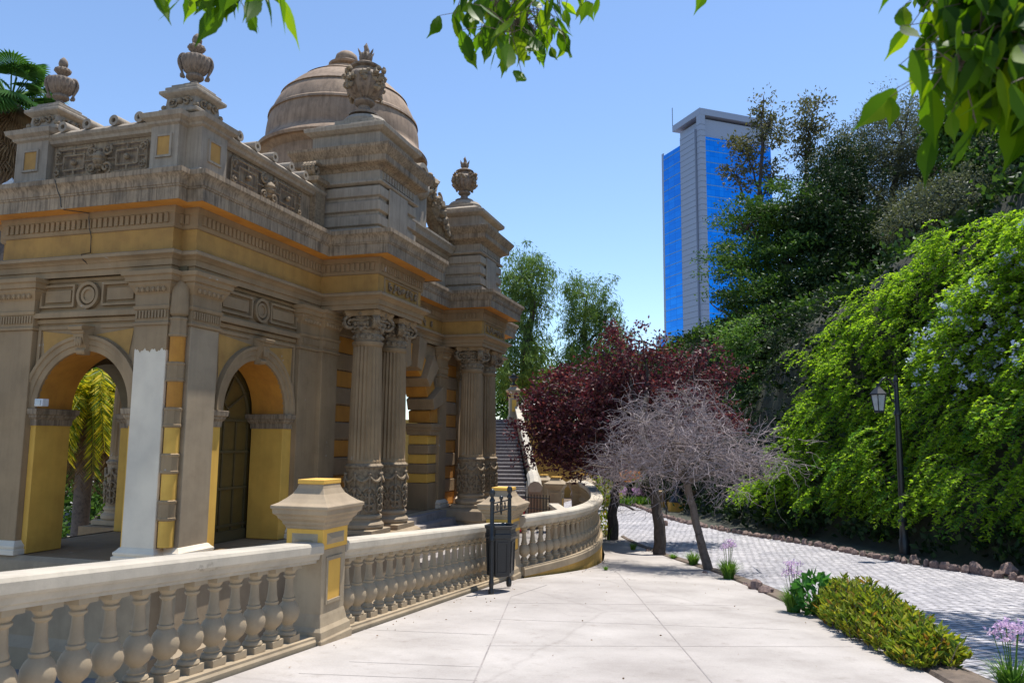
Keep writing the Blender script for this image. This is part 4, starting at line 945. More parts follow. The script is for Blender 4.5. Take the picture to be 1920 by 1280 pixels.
# person at the far left edge, only a raised forearm with a phone is in view
def person():
    base=np.array([-8.62,12.6,-3.85]); t=empty('person',base,0); tag(t,'person in a dark shirt holding up a phone, cut off at the left edge','person')
    J={'pel':(0,0,.93),'sp':(0,0,1.15),'ch':(0,0,1.36),'nk':(0,0,1.50),'hd0':(0,.02,1.58),'hd':(0,.03,1.68),'hd2':(0,.02,1.78),
     'shl':(.18,0,1.43),'ell':(.36,.12,1.50),'wrl':(.24,.26,1.76),'hal':(.20,.28,1.84),'shr':(-.18,0,1.43),'elr':(-.2,.2,1.3),'wrr':(.02,.3,1.74),'har':(.08,.30,1.82),
     'hil':(.09,0,.88),'knl':(.1,.02,.48),'anl':(.1,0,.08),'tol':(.11,.16,.03),'hir':(-.09,0,.88),'knr':(-.1,.02,.48),'anr':(-.1,0,.08),'tor':(-.11,.16,.03)}
    E=[('pel','sp'),('sp','ch'),('ch','nk'),('nk','hd0'),('hd0','hd'),('hd','hd2'),('ch','shl'),('shl','ell'),('ell','wrl'),('wrl','hal'),('ch','shr'),('shr','elr'),('elr','wrr'),('wrr','har'),('pel','hil'),('hil','knl'),('knl','anl'),('anl','tol'),('pel','hir'),('hir','knr'),('knr','anr'),('anr','tor')]
    Rr={'pel':.14,'sp':.125,'ch':.14,'nk':.055,'hd0':.07,'hd':.095,'hd2':.07,'shl':.07,'shr':.07,'ell':.045,'elr':.045,'wrl':.03,'wrr':.03,'hal':.035,'har':.035,'hil':.09,'hir':.09,'knl':.06,'knr':.06,'anl':.04,'anr':.04,'tol':.035,'tor':.035}
    ks=list(J)
    for hnd,sx in (('hal',1),('har',-1)):
        for i in range(4): k=f'{hnd}f{i}'; a=J[hnd]; J[k]=(a[0]-.03*sx+.01*i,a[1]+.03,a[2]+.02+.022*i-.02); E.append((hnd,k)); Rr[k]=.009
        k=hnd+'t'; a=J[hnd]; J[k]=(a[0]-.05*sx,a[1]-.01,a[2]-.0); E.append((hnd,k)); Rr[k]=.011
    ks=list(J); me=bpy.data.meshes.new('body'); me.from_pydata([J[k] for k in ks],[(ks.index(a),ks.index(b)) for a,b in E],[]); me.materials.append(MATS['skin'])
    o=bpy.data.objects.new('body',me); COL.objects.link(o); o.parent=t; o.modifiers.new('skin','SKIN'); sv=me.skin_vertices[0].data
    for i,k in enumerate(ks): sv[i].radius=(Rr[k],Rr[k]*.85); sv[i].use_root=(k=='pel')
    sb=o.modifiers.new('sub','SUBSURF'); sb.levels=1; sb.render_levels=2
    m=MB(); m.tube([(0,0,.9),(0,0,1.15),(0,0,1.36),(0,0,1.47)],[.165,.155,.175,.09],16); m.tube([(.12,0,1.42),(.20,.02,1.44),(.33,.1,1.49)],[.09,.085,.065],10); m.tube([(-.12,0,1.42),(-.2,.06,1.4),(-.2,.17,1.32)],[.09,.08,.065],10); m.build('shirt','shirt',t)
    m=MB(); m.tube([(.02,0,.95),(.09,0,.82),(.1,.02,.48),(.1,0,.1)],[.15,.115,.085,.07],12); m.tube([(-.02,0,.95),(-.09,0,.82),(-.1,.02,.48),(-.1,0,.1)],[.15,.115,.085,.07],12); m.build('trousers','trousers',t)
    m=MB(); m.ball((0,0,1.73),.115,12,8,sz=1.1); m.build('hair','hair',t)
    o=MB(); o.box(.03,.18,.31,.32,1.80,1.88); p=o.build('phone','black_iron',smooth=False,bevel=.004); p.location=base; tag(p,'black phone held up sideways at the left edge','phone')
person()
# ---------------------------------------------------------------- litter bin
def litter_bin():
    a=gpt(921,1113,.045); b=gpt(954,1101,.045); l=a; t=empty('litter_bin',l,0); tag(t,'black hexagonal litter bin hung between two ball-topped posts beside the balustrade','litter bin')
    u=(b-a); u[2]=0; Ln=float(np.linalg.norm(u)); u=u/np.linalg.norm(u); n=np.array([u[1],-u[0],0])
    if n[1]>0: n=-n
    M=lambda x,y,z:(u[0]*x+n[0]*y,u[1]*x+n[1]*y,z)
    for x in (0,Ln):
        m=MB(M); m.lathe(x,0,[(.035,-.04),(.045,.0),(.045,.05),(.032,.08),(.032,.12),(.042,.14),(.038,.18),(.034,.2),(.034,.78),(.048,.79),(.048,.84),(.034,.86),(.03,1.36),(.042,1.37),(.042,1.40),(.028,1.42),(.024,1.44),(.040,1.47),(.046,1.50),(.040,1.535),(.02,1.56),(.0,1.57)],16); m.build('post','black_iron',t)
    m=MB(M); cx=Ln/2; cy=-.0
    hexa=lambda r,sx=1.15:[(cx+sx*r*math.cos(PI/3*k),cy+r*math.sin(PI/3*k)) for k in range(6)]
    v=[];f=[]; lv=[(.16,.20),(.215,.22),(.235,.78),(.25,.80),(.25,.86),(.235,.865),(.235,.93),(.255,.94),(.262,.985),(.225,.985),(.20,.9),(.19,.3)]
    for r,z in lv: v+=[(x,y,z) for x,y in hexa(r)]
    for j in range(len(lv)-1):
        for k in range(6): f.append((j*6+k,j*6+(k+1)%6,(j+1)*6+(k+1)%6,(j+1)*6+k))
    f.append((5,4,3,2,1,0)); o=(len(lv)-1)*6; f.append(tuple(range(o,o+6))); m.add(v,f); m.build('bin_body','black_iron',t,smooth=False,bevel=.004)
    m=MB(M)
    for k in range(6):
        h0=hexa(.222); h1=hexa(.24); p0=np.array(h0[k]);p1=np.array(h0[(k+1)%6]); q0=np.array(h1[k]);q1=np.array(h1[(k+1)%6]); mid=(p0+p1)/2-np.array([cx,cy]); mid/=np.linalg.norm(mid)
        def fp(t,s,e=.006): a_=p0+(p1-p0)*t; b_=q0+(q1-q0)*t; r=a_+(b_-a_)*s+mid*e; return (r[0],r[1],.26+.48*s)
        for (t0,t1,s0,s1) in ((.16,.84,0,.05),(.16,.84,.95,1),(.16,.24,.05,.95),(.76,.84,.05,.95)):
            vv=[fp(t0,s0),fp(t1,s0),fp(t1,s1),fp(t0,s1),fp(t0,s0,-.01),fp(t1,s0,-.01),fp(t1,s1,-.01),fp(t0,s1,-.01)]; m.add(vv,[(0,1,2,3),(0,4,5,1),(1,5,6,2),(2,6,7,3),(3,7,4,0)])
    m.build('panel_mouldings','black_iron',t,smooth=False)
    m=MB(M); m.tube([(0,0,1.34),(Ln,0,1.34)],.011,6); m.tube([(0,0,1.20),(Ln,0,1.20)],.011,6)
    for k in range(5):
        x=.06+(Ln-.12)*k/4; pts=[(x+.035*math.cos(q_/10*2*PI),0,1.27+.05*math.sin(q_/10*2*PI)) for q_ in range(11)]; m.tube(pts,.008,5)
    for s2 in (-1,1): m.tube([(cx+s2*(.0+.05*math.sin(q_/10*PI)),0,1.14+.28*q_/10) for q_ in range(11)],.010,5)
    m.ball((cx,0,1.40),.035,8,6); m.build('scrollwork','black_iron',t)
litter_bin()
# ---------------------------------------------------------------- stair, barrier, red barrier beyond the court
def stair():
    D0=36.; l=at(950,985,D0); l=np.array([l[0],D0,-3.4]); t=empty('stone_staircase',l); tag(t,'long straight flight of dark stone steps with a white-topped side wall','staircase')
    X0=-3.6; n=27; y0=34.6; m=MB(sub(l)); mr=MB(sub(l))
    def xr(i): return .62+ -.012*i*0
    for i in range(n):
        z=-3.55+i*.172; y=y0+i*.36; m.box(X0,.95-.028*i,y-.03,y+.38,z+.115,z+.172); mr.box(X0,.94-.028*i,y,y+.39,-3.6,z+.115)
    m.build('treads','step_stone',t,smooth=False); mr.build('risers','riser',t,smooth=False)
    a=np.array([1.35,y0-.4,-3.55+.9]); b=np.array([.32,y0+n*.36,-3.55+n*.172+.85])
    m=MB(sub(l)); m.rail([a,b],[(-.16,0),(.16,0),(.16,-.14),(-.16,-.14)]); m.build('side_coping','rail_paint',t,smooth=False)
    m=MB(sub(l)); m.rail([a-[0,0,.14],b-[0,0,.14]],[(-.13,0),(.13,0),(.13,-1.6),(-.13,-1.6)]); m.rail([a-[0,0,1.5],b-[0,0,1.5]],[(-.13,0),(.13,0),(.13,-3.6),(-.13,-3.6)]); m.build('side_wall','stone',t,smooth=False)
    # upper terrace wall
    l2=np.array([2,46,0]); m=MB(sub(l2)); m.box(-8,7,44.6,52,-3.6,1.05); o=m.build('upper_terrace','terrace_wall',smooth=False); o.location=l2; tag(o,'ochre retaining wall of the upper terrace at the head of the stairs','wall')
stair()
q=at(963,722,44.2); tp=pier((q[0],q[1],1.05),.2,'tall yellow pier carrying a black urn at the head of the staircase',1.0,1.95,'yellow')
l=(q[0],q[1],3.0); t=empty('black_urn',l); tag(t,'black iron urn on the pier at the top of the stairs','urn'); m=MB(); m.lathe(0,0,[(.2,0),(.2,.05),(.08,.1),(.08,.2),(.2,.3),(.27,.42),(.25,.5),(.32,.55),(.2,.56)],18); m.build('bowl','black_iron',t); m=MB(); m.lathe(0,0,[(.12,.55),(.1,.62),(.02,.7)],12); m.build('lid','black_iron',t)
m=MB(); l=at(1010,770,44.5)
t=empty('railing',l); tag(t,'thin grey rail along the upper terrace behind the purple leaves','railing'); m=MB(sub(l)); a=at(978,757,44.7); b=at(1040,760,44.7); m.tube([a,b],.03,6); a=a-[0,0,.35]; b=b-[0,0,.35]; m.tube([a,b],.025,6); m.build('bars','galvanised',t)
m=MB(sub(l)); 
for k in range(4): c_=a+(b-a)*k/3; m.tube([c_+[0,0,.35],c_-[0,0,.5]],.03,6)
m.build('posts','galvanised',t)
def crowd_barrier():
    a=at(905,914,31.5); b=at(1010,921,31); l=np.array([a[0],a[1],-3.25]); t=empty('crowd_barrier',l); tag(t,'grey metal crowd barrier in front of the staircase','barrier')
    u=b-a; u[2]=0; Ln=np.linalg.norm(u); u/=Ln; h=a[2]+3.25; M=lambda x,y,z:(u[0]*x-u[1]*y,u[1]*x+u[0]*y,z)
    m=MB(M); m.tube([(0,0,0),(0,0,h-.1),(.1,0,h),(Ln-.2,0,h),(Ln-.02,0,h-.15),(Ln,0,0)],.024,7); m.build('frame','galvanised',t)
    m=MB(M)
    for k in range(1,18): x=Ln*k/18; m.tube([(x,0,.2),(x,0,h)],.011,5)
    m.tube([(0,0,.2),(Ln,0,.2)],.018,5); m.build('bars','galvanised',t)
    m=MB(M)
    for x in (.3,Ln-.3): m.box(x-.03,x+.03,-.3,.3,0,.03)
    m.build('feet','galvanised',t,smooth=False)
crowd_barrier()
def red_barrier():
    a=at(958,935,29.5); b=at(986,937,29.5); l=np.array([(a[0]+b[0])/2,a[1],-3.35]); h=a[2]+3.35; w2=(b[0]-a[0])/2; t=empty('plastic_barrier',l); tag(t,'red plastic road barrier standing before the metal railing','barrier')
    m=MB(); v=[];f=[]; pr=[(.26,0),(.26,.1),(.2,.16),(.15,.3),(.12,h*.85),(.08,h)]
    for x in (-w2,w2):
        for e,z in pr+[(-e,z) for e,z in pr[::-1]]: v.append((x*(1 if z<h*.8 else .82),e,z))
    n=len(pr)*2
    for i in range(n-1): f.append((i,i+1,n+i+1,n+i))
    f+= [tuple(range(n)),tuple(range(n,2*n))[::-1],(n-1,0,n,2*n-1)]; m.add(v,f); m.build('shell','red_plastic',t,smooth=False,bevel=.02)
    m=MB(); m.box(-w2*.6,w2*.6,-.19,-.13,h*.35,h*.62); m.build('recess','red_plastic',t,smooth=False,bevel=.015); m=MB(); m.box(-w2*.5,w2*.5,-.215,-.2,h*.68,h*.74); m.build('reflector','lamp_white',t,smooth=False)
red_barrier()
def iron_railing():
    a=at(985,925,28.5); b=at(1030,925,27.8); l=np.array([a[0],a[1],-3.3]); t=empty('iron_railing',l); tag(t,'black iron railing between the red barrier and the far piers','railing')
    u=b-a; u[2]=0; Ln=np.linalg.norm(u); u/=Ln; h=a[2]+3.3; M=lambda x,y,z:(u[0]*x-u[1]*y,u[1]*x+u[0]*y,z)
    m=MB(M)
    for k in range(9): m.tube([(Ln*k/8,0,0),(Ln*k/8,0,h)],.016,5)
    m.build('uprights','black_iron',t); m=MB(M); m.tube([(0,0,h-.12),(Ln,0,h-.12)],.02,5); m.tube([(0,0,h-.5),(Ln,0,h-.5)],.015,5); m.build('crossbars','black_iron',t)
iron_railing()
l=at(1000,945,31); t=empty('stair_newel',(l[0],l[1],-3.3)); tag(t,'rough pale stone newel wall at the foot of the stair parapet','wall')
m=MB(); m.box(-.22,.35,-.3,3.2,0,1.55); m.build('wall','stone_light',t,smooth=False,bevel=.03); m=MB(); m.tube([(.06,-.35,1.45),(.06,.2,1.62),(.06,3.2,1.75)],.27,10); m.build('coping','rail_paint',t)
# ---------------------------------------------------------------- far garden: low wall, flower urn, gate piers, distant buildings
l=(5.5,40,-3.2); t=empty('garden_wall',l); tag(t,'low pale wall behind the flower bed at the far end of the road','wall'); m=MB(sub(l)); m.box(3.2,9.4,42.0,42.25,-3.2,-2.45); m.build('wall','stone',t,smooth=False); m=MB(sub(l)); m.box(3.15,9.45,41.95,42.3,-2.45,-2.33); m.build('coping','rail_paint',t,smooth=False)
q=at(1180,905,39.5); t=empty('flower_urn',(q[0],q[1],-3.2)); tag(t,'black iron urn on a stand, overflowing with orange flowers','planter'); m=MB(); m.lathe(0,0,[(.22,0),(.22,.3),(.16,.34),(.16,.62),(.24,.66),(.12,.72),(.10,.8),(.25,.95),(.28,1.1),(.33,1.14),(.28,1.15)],18); m.build('urn','black_iron',t)
P=rdir(260)*np.array([.62,.62,.42])*rng.uniform(.5,1,(260,1))+np.array([0,0,1.45]); o=leafmesh('blossoms',P,rdir(260),.13,.12,'petal_orange',t)
P=rdir(150)*np.array([.6,.6,.35])+np.array([0,0,1.25]); leafmesh('foliage',P,rdir(150),.14,.08,'leaf_grass',t)
def gatepier(px,top,wpx,D,lab,yb=None):
    q=at(px,top,D); w2=wpx/F*D/2; z0=gz(q[0],q[1])-.1; h=q[2]-z0; t=empty('gate_pier',(q[0],q[1],z0),.1); tag(t,lab,'pier'); m=MB(); m.frust(0,0,[(w2,w2,0),(w2,w2,h-.45)]); m.build('shaft','yellow',t,smooth=False); m=MB(); m.frust(0,0,[(w2+.02,w2+.02,h-.45),(w2+.02,w2+.02,h-.12),(w2+.08,w2+.08,h-.1),(w2+.08,w2+.08,h)]); m.build('cap','stone',t,smooth=False)
gatepier(1247,920,34,37,'square ochre gate pier right behind the second plum trunk'); gatepier(1298,918,26,35,'shaded ochre gate pier behind the leaning trunk')
q=at(1272,962,34.5); z0=gz(q[0],q[1]); t=empty('bollard_lamp',(q[0],q[1],z0)); tag(t,'low black cone-topped bollard on an ochre block by the road bend','bollard'); m=MB(); m.box(-.4,.4,-.3,.3,0,.5); m.build('block','yellow',t,smooth=False,bevel=.02); m=MB(); m.lathe(0,0,[(.42,.5),(.38,.62),(.15,1.0),(.13,1.25),(.25,1.4),(.22,1.55),(.05,1.65)],16); m.build('cone','black_iron',t)
m=MB(); q=at(1206,880,39); 
t=empty('gate_post',(at(1248,900,33)[0],33,-3.1)); tag(t,'thin black upright gate post in front of the ochre pier','post'); m=MB(); m.tube([(0,0,0),(0,0,2.6)],.03,7); m.build('shaft','black_iron',t); m=MB(); m.ball((0,0,2.64),.06,8,6); m.build('finial','black_iron',t)
def bldg(name,lab,x0,x1,y0,y1,z0,z1,mat,nx,nz,win='tower_dark'):
    l=((x0+x1)/2,y0,z0); t=empty(name,l); tag(t,lab,'building'); m=MB(sub(l)); m.box(x0,x1,y0,y1,z0,z1); m.build('wall',mat,t,smooth=False)
    m=MB(sub(l)); m.box(x0-.4,x1+.4,y0-.4,y1+.4,z1,z1+.5); m.build('roof',mat,t,smooth=False)
    wx=(x1-x0)/nx; wz=(z1-z0)/nz; first=None
    for i in range(nx):
        for j in range(nz):
            if first is None:
                m=MB(); m.box(-wx*.25,wx*.25,-.06,.1,-wz*.3,wz*.3); first=m.build('window',win,t,smooth=False); o=first
            else: o=first.copy(); COL.objects.link(o); o.parent=t
            o.location=(x0+(i+.5)*wx-l[0],y0-l[1],z0+(j+.5)*wz-l[2])
    return t
bldg('distant_building','pale blue-grey building glimpsed under the plum branches behind the garden',9.5,24,75,90,-5,8,'city_white',7,4)
# tower
def tower():
    D=250.; cr=at(1316,640,D); a1=R_(69.5); 
    def colr(px,top): return at(px,top,D)
    d_r=np.array([math.sin(a1),math.cos(a1),0]); d_l=np.array([-math.sin(R_(20.5)),math.cos(R_(20.5)),0])
    c=np.array([at(1321,640,D)[0],D,0.]); t=empty('glass_tower',(c[0],c[1],-5)); tag(t,'tall blue glass office tower with grey corner strips and a framed flat roof','building')
    def isx(px,d): # length along d from c that lands on column px
        k=(px-960)/F
        return (k*c[1]-c[0])/(d[0]-k*d[1])
    Ll=isx(1249.5,d_l); Lp=isx(1289,d_l); Lr=isx(1460,d_r); 
    ztop=at(1322,204,D)[2]; M=lambda x,y,z:(d_r[0]*x+d_l[0]*y,d_r[1]*x+d_l[1]*y,z+5)
    hl=lambda px,py,dd,ln: (at(px,py,1)[2]/1.0)*(c[1]+dd[1]*ln)
    zl=at(1255,290,1)[2]*(c[1]+d_l[1]*Ll)
    zc=at(1300,243,1)[2]*(c[1]+d_l[1]*2)
    m=MB(M); m.box(0,Lr,Lp*.02,Ll,-5,ztop-9) ; m.build('core','tower_panel',t,smooth=False)
    m=MB(M); m.box(1.6,Lr,-.25,-.02,-5,ztop-9.5); m.build('front_glazing','tower_glass',t,smooth=False)
    m=MB(M); m.box(-.28,-.03,Lp,Ll-1.2,-5,zl-1); m.build('side_glazing','tower_glass',t,smooth=False)
    m=MB(M); m.box(-1.0,.0,1.8,Lp,-5,zc); m.box(-.4,1.6,-.7,1.4,-5,ztop-2.2); m.box(-.3,-.02,Ll-1.2,Ll,-5,zl); m.build('corner_strips','tower_panel',t,smooth=False)
    m=MB(M)
    for k in range(30):
        z=-2+k*3.9
        if z<ztop-10: m.box(1.6,Lr,-.32,-.25,z,z+.22)
        if z<zl-2: m.box(-.35,-.28,Lp,Ll-1.2,z,z+.22)
    m.build('floor_bands','mullion',t,smooth=False)
    m=MB(M)
    for k in range(60):
        z=-3+k*1.95
        if z<zc-1: m.box(-1.04,-1.0,1.8,Lp,z,z+.1)
        if z<ztop-4: m.box(-.44,-.4,-.7,1.4,z,z+.08); m.box(-.4,1.6,-.74,-.7,z,z+.08)
    m.build('panel_joints','tower_dark',t,smooth=False)
    m=MB(M); m.box(-.45,Lr,-.75,isx(1272,d_l),ztop-2.2,ztop); m.build('roof_frame','tower_panel',t,smooth=False)
    m=MB(M); m.box(1.5,Lr,.6,Ll*.6,ztop-9,ztop-3.02); m.build('roof_plant','tower_panel',t,smooth=False)
    m=MB(M); m.tube([(0,Ll*.7,ztop),(0,Ll*.7,ztop+7)],.12,5); m.build('antenna','tower_dark',t)
    t2=bldg('office_block','small grey office block at the foot of the glass tower',at(1237,640,240)[0],at(1262,640,240)[0],240,246,-5,at(1240,632,240)[2],'tower_panel',2,9,'tower_glass')
tower()
# street lamp on the right
def lamp():
    b=gpt(1697,1046); b[2]-=.05; D=b[1]; t=empty('street_lamp',b); tag(t,'black iron street lamp with one hanging lantern in front of the vines','street lamp')
    h=at(1680,716,D)[2]-b[2]; a=at(1641,716,D)-b; a[1]=-.15
    m=MB(); m.lathe(0,0,[(.17,0),(.17,.12),(.13,.16),(.14,.5),(.11,.56),(.10,.95),(.13,1.0),(.10,1.06),(.07,1.12),(.085,1.5),(.07,h-.9),(.095,h-.88),(.095,h-.8),(.065,h-.75),(.055,h),(.08,h+.03),(.06,h+.1),(.02,h+.18)],18); m.build('pole','black_iron',t)
    m=MB(); x=a[0]; pts=[(x*s_,a[1]*s_,h-.25+.35*math.sin(s_*PI*.9)) for s_ in np.linspace(0,1,12)]; m.tube(pts,.026,7); m.tube([(0,0,h-.55),(x*.25,0,h-.5),(x*.45,a[1]*.4,h-.1)],.02,6); m.build('bracket','black_iron',t)
    z=h-.33
    m=MB(); v=[];f=[]
    m.lathe(x,a[1],[(.04,z+.28),(.05,z+.2),(.10,z+.14),(.235,z),(.235,z-.03),(.2,z-.03)],6); m.lathe(x,a[1],[(.12,z-.50),(.14,z-.47),(.13,z-.44),(.05,z-.44)],6)
    for k in range(6):
        an=PI/3*k; m.tube([(x+.205*math.cos(an),a[1]+.205*math.sin(an),z-.02),(x+.13*math.cos(an),a[1]+.13*math.sin(an),z-.46)],.012,5)
    m.build('lantern_frame','black_iron',t,smooth=False)
    m=MB(); m.lathe(x,a[1],[(.19,z-.02),(.12,z-.45)],6); m.build('lantern_glass','glass_lamp',t,smooth=False)
lamp()
# ---------------------------------------------------------------- vegetation
def limb(m,a,b,r0,r1,wob=.12,n=7,seg=7):
    a=np.array(a,float);b=np.array(b,float);Ln=np.linalg.norm(b-a); off=rng.normal(size=3)*wob*Ln; off[2]*=.4; pts=[];rr=[]
    for k in range(n+1):
        t=k/n; p=a+(b-a)*t+off*math.sin(t*PI)*.5+rng.normal(size=3)*Ln*.012; pts.append(p); rr.append(r0+(r1-r0)*t)
    m.tube(pts,rr,seg); return pts
def tree(name,label,cat,base,forks,ells,nc,cr,per,ls,lw,mat,r0=.2,bark='bark_dark',group=None,flat=.7,droop=0.,shell=.5,twigs=60,tw=.02,outw=.6,trunkpts=None):
    base=np.array(base,float); t=empty(name,base); tag(t,label,cat,group); m=MB(sub(base))
    f0=np.array(forks[0]); tp=limb(m,base-[0,0,.15],f0,r0*1.15,r0*.75,.05,9,9)
    for e in ells:
        c=np.array(e[:3]); 
        src=f0 if len(forks)==1 else np.array(forks[int(np.argmin([np.linalg.norm(np.array(q)-c) for q in forks]))])
        if src is not f0 and np.linalg.norm(src-f0)>.01: limb(m,f0,src,r0*.7,r0*.5,.06,5,7)
        limb(m,src,c,r0*.5,r0*.16,.15,7,6)
    P,off,cs=crownpts(ells,nc,cr,per,flat,shell)
    idx=rng.choice(len(cs),min(twigs,len(cs)),replace=False); cc=np.array([e[:3] for e in ells])
    for i in idx:
        j=int(np.argmin(np.linalg.norm(cc-cs[i],axis=1))); limb(m,cc[j],cs[i],r0*.14+.008,tw*.4,.18,5,4)
    m.build('trunk',bark,t)
    D=off*outw+rng.normal(size=P.shape)*.5; D[:,2]-=droop
    n=len(P); leafmesh('crown',P-base,D,ls*rng.uniform(.6,1.3,n),lw*rng.uniform(.7,1.2,n),mat,t); return t
def E_(px,py,D,rx,ry,dz=None):  # ellipsoid from picture centre/radii at depth D
    c=at(px,py,D); a=rx/F*D; b=ry/F*D; return (c[0],c[1],c[2],a,dz if dz else (a+b)/2*.9,b)
# purple plum trees
b1=gpt(1148,1014);b2=gpt(1238,1043);b3=gpt(1330,1072)
PG='plum trees between pavement and road'
tree('plum_tree','purple-leaved plum with the straight thick trunk nearest the curved balustrade','tree',b1,[at(1157,900,b1[1])],[E_(1075,770,23,85,80),E_(1010,800,23,45,60),E_(1150,770,24,70,75),E_(1120,830,23,95,45),E_(1150,690,24.5,45,45),E_(1060,840,22.5,70,30)],430,.42,42,.12,.075,'leaf_plum',.16,group=PG,flat=.75,twigs=120)
tree('plum_tree','tall purple-leaved plum with the upright middle trunk behind bare twigs','tree',b2,[at(1222,890,b2[1]+.3),at(1200,800,b2[1]+1)],[E_(1170,670,22.5,50,50),E_(1205,640,22.5,22,30),E_(1240,760,23,90,60),E_(1195,730,23,65,45),E_(1310,700,24,60,42),E_(1350,760,24.5,40,50),E_(1290,790,24,80,40)],340,.42,38,.12,.075,'leaf_plum',.15,group=PG,flat=.75,twigs=140)
# bare grey twigs: one leaning tree whose crown is dry
def dry_tree():
    base=np.array(b3); t=empty('dry_tree',base); tag(t,'leaning thin-trunked tree with a dense crown of bare grey twigs','tree',PG)
    D=b3[1]; m=MB(sub(base)); f0=at(1288,905,D+.1); limb(m,base-[0,0,.1],at(1310,1000,D),.11,.085,.02,6,9); limb(m,at(1310,1000,D),f0,.085,.075,.03,6,9)
    cents=[at(px,py,D+dd) for px,py,dd in ((1180,850,1.2),(1210,790,.8),(1260,830,0),(1310,800,.3),(1330,860,-.3),(1390,840,.2),(1430,850,.5),(1240,870,.4),(1160,880,1.5),(1450,870,.6),(1380,880,-.2),(1290,760,1.))]
    for c in cents: limb(m,f0,c,.05,.02,.25,8,6)
    m.build('trunk','bark_grey',t); m2=MB(sub(base))
    for _ in range(46):
        c=cents[rng.integers(len(cents))]; e=c+rng.normal(size=3)*np.array([.45,.6,.3]); limb(m2,c,e,.02,.006,.5,6,4)
    m2.build('branches','bark_grey',t)
    m=MB(sub(base)); wts=np.array([1,1.1,1.2,1.1,1,.6,.28,1.1,.9,.2,.7,.8]); wts/=wts.sum()
    for _ in range(1250):
        c=cents[rng.choice(len(cents),p=wts)]; a=c+rng.normal(size=3)*np.array([.34,.45,.25]); d=rng.normal(size=3)*np.array([1,.8,.55]); d/=np.linalg.norm(d); Ln=rng.uniform(.35,.95); pts=[a]; k=6
        for j in range(k): d=d+rng.normal(size=3)*.28+np.array([0,0,-.05]); d/=np.linalg.norm(d); pts.append(pts[-1]+d*Ln/k)
        r=rng.uniform(.0045,.0095); m.tube(pts,[r*(1-.11*j) for j in range(k+1)],3)
        for j in (2,4):
            if rng.uniform()<.8:
                d2=d+rng.normal(size=3)*.9; d2/=np.linalg.norm(d2); q=pts[j]; m.tube([q,q+d2*.12,q+d2*.2+rng.normal(size=3)*.05,q+d2*.33+rng.normal(size=3)*.06],[.005,.0045,.004,.002],3)
    m.build('twigs','twig',t,smooth=False,recalc=False)
dry_tree()
# pepper trees in the back left
tree('pepper_tree','tall feathery light-green pepper tree beside the right end of the pavilion','tree',(2.5,52,-3),[at(985,720,52),at(990,620,52)],[E_(985,520,52,48,45),E_(1000,565,52,24,45),E_(955,600,52,36,60),E_(980,690,51,42,50),E_(1008,650,52,22,45),E_(950,700,50,35,40)],420,.62,46,.34,.06,'leaf_pepper',.45,flat=1.15,droop=.9,outw=.35,twigs=60,tw=.05)
tree('pepper_tree','second pepper tree with hanging leaves, standing in the gap left of the tower','tree',(8,56,-3),[at(1100,760,56),at(1100,680,56)],[E_(1100,555,56,45,38),E_(1092,620,56,34,45),E_(1135,610,56,32,36),E_(1115,690,55,48,45),E_(1065,690,56,28,45),E_(1160,650,57,20,36)],420,.62,46,.34,.06,'leaf_pepper',.4,flat=1.15,droop=.9,outw=.35,twigs=60,tw=.05)
tree('broadleaf_tree','low dark green tree filling the space behind the staircase pier','tree',(6,62,-3),[at(1050,790,62)],[E_(1000,740,62,90,45),E_(1090,745,62,90,40),E_(1180,720,63,60,60)],260,1.3,70,.35,.2,'leaf_layer',.3,twigs=20)
# trees on the right hill
HG='trees on the hillside'
tree('thin_tree','thin open-crowned tree with curving bare limbs in front of the tower','tree',(15.2,44,5),[at(1440,470,44),at(1425,410,44)],[E_(1400,290,44,30,45),E_(1440,235,44,30,42),E_(1380,330,44,22,25),E_(1450,330,44,30,30),E_(1432,188,44,12,18)],100,.6,34,.24,.10,'leaf_brownish',.2,group=HG,twigs=80,tw=.03)
tree('thin_tree','slender upright tree with a small airy tuft against the sky','tree',(17.5,45,6),[at(1512,380,45),at(1510,300,45)],[E_(1512,240,45,26,38),E_(1530,195,45,13,25),E_(1500,290,45,20,18)],66,.6,34,.24,.10,'leaf_brownish',.13,group=HG,twigs=50,tw=.03)
tree('layered_tree','dark green tree with flat spreading layers covering the tower base','tree',(14.5,40,2.5),[at(1470,560,40),at(1470,470,40)],[E_(1400,430,40,70,25,2),E_(1470,400,40,80,35,2.4),E_(1390,490,39,70,22,2),E_(1480,480,39,90,35,2.4),E_(1400,550,38,60,25,2),E_(1490,560,38,80,35,2.4),E_(1370,590,38,35,20,1.5),E_(1450,620,37,60,35,2)],560,.75,75,.2,.085,'leaf_layer',.3,group=HG,flat=.28,twigs=80,tw=.04)
tree('olive_tree','broad grey-green tree with a hazy rounded crown at the top of the hill','tree',(22,42,6.5),[at(1680,480,42),at(1670,400,42)],[E_(1610,310,42,70,60),E_(1690,270,42,85,80),E_(1620,420,41,80,60),E_(1760,320,42,80,70),E_(1560,400,42,45,45),E_(1700,420,40,90,60),E_(1790,420,39,70,50)],900,.8,75,.2,.055,'leaf_olive',.4,group=HG,flat=.8,twigs=90,tw=.04)
tree('olive_tree','shaggy brownish-green tree between the slender tree and the broad grey-green one','tree',(19.5,41,6),[at(1590,500,41),at(1580,420,41)],[E_(1570,320,41,50,45),E_(1560,380,40,60,55),E_(1600,460,39,60,55),E_(1530,450,40,45,45),E_(1640,480,38,70,40),E_(1560,540,37,70,45),E_(1700,470,37,60,30)],650,.8,70,.22,.07,'leaf_dark',.32,group=HG,twigs=70,tw=.04)
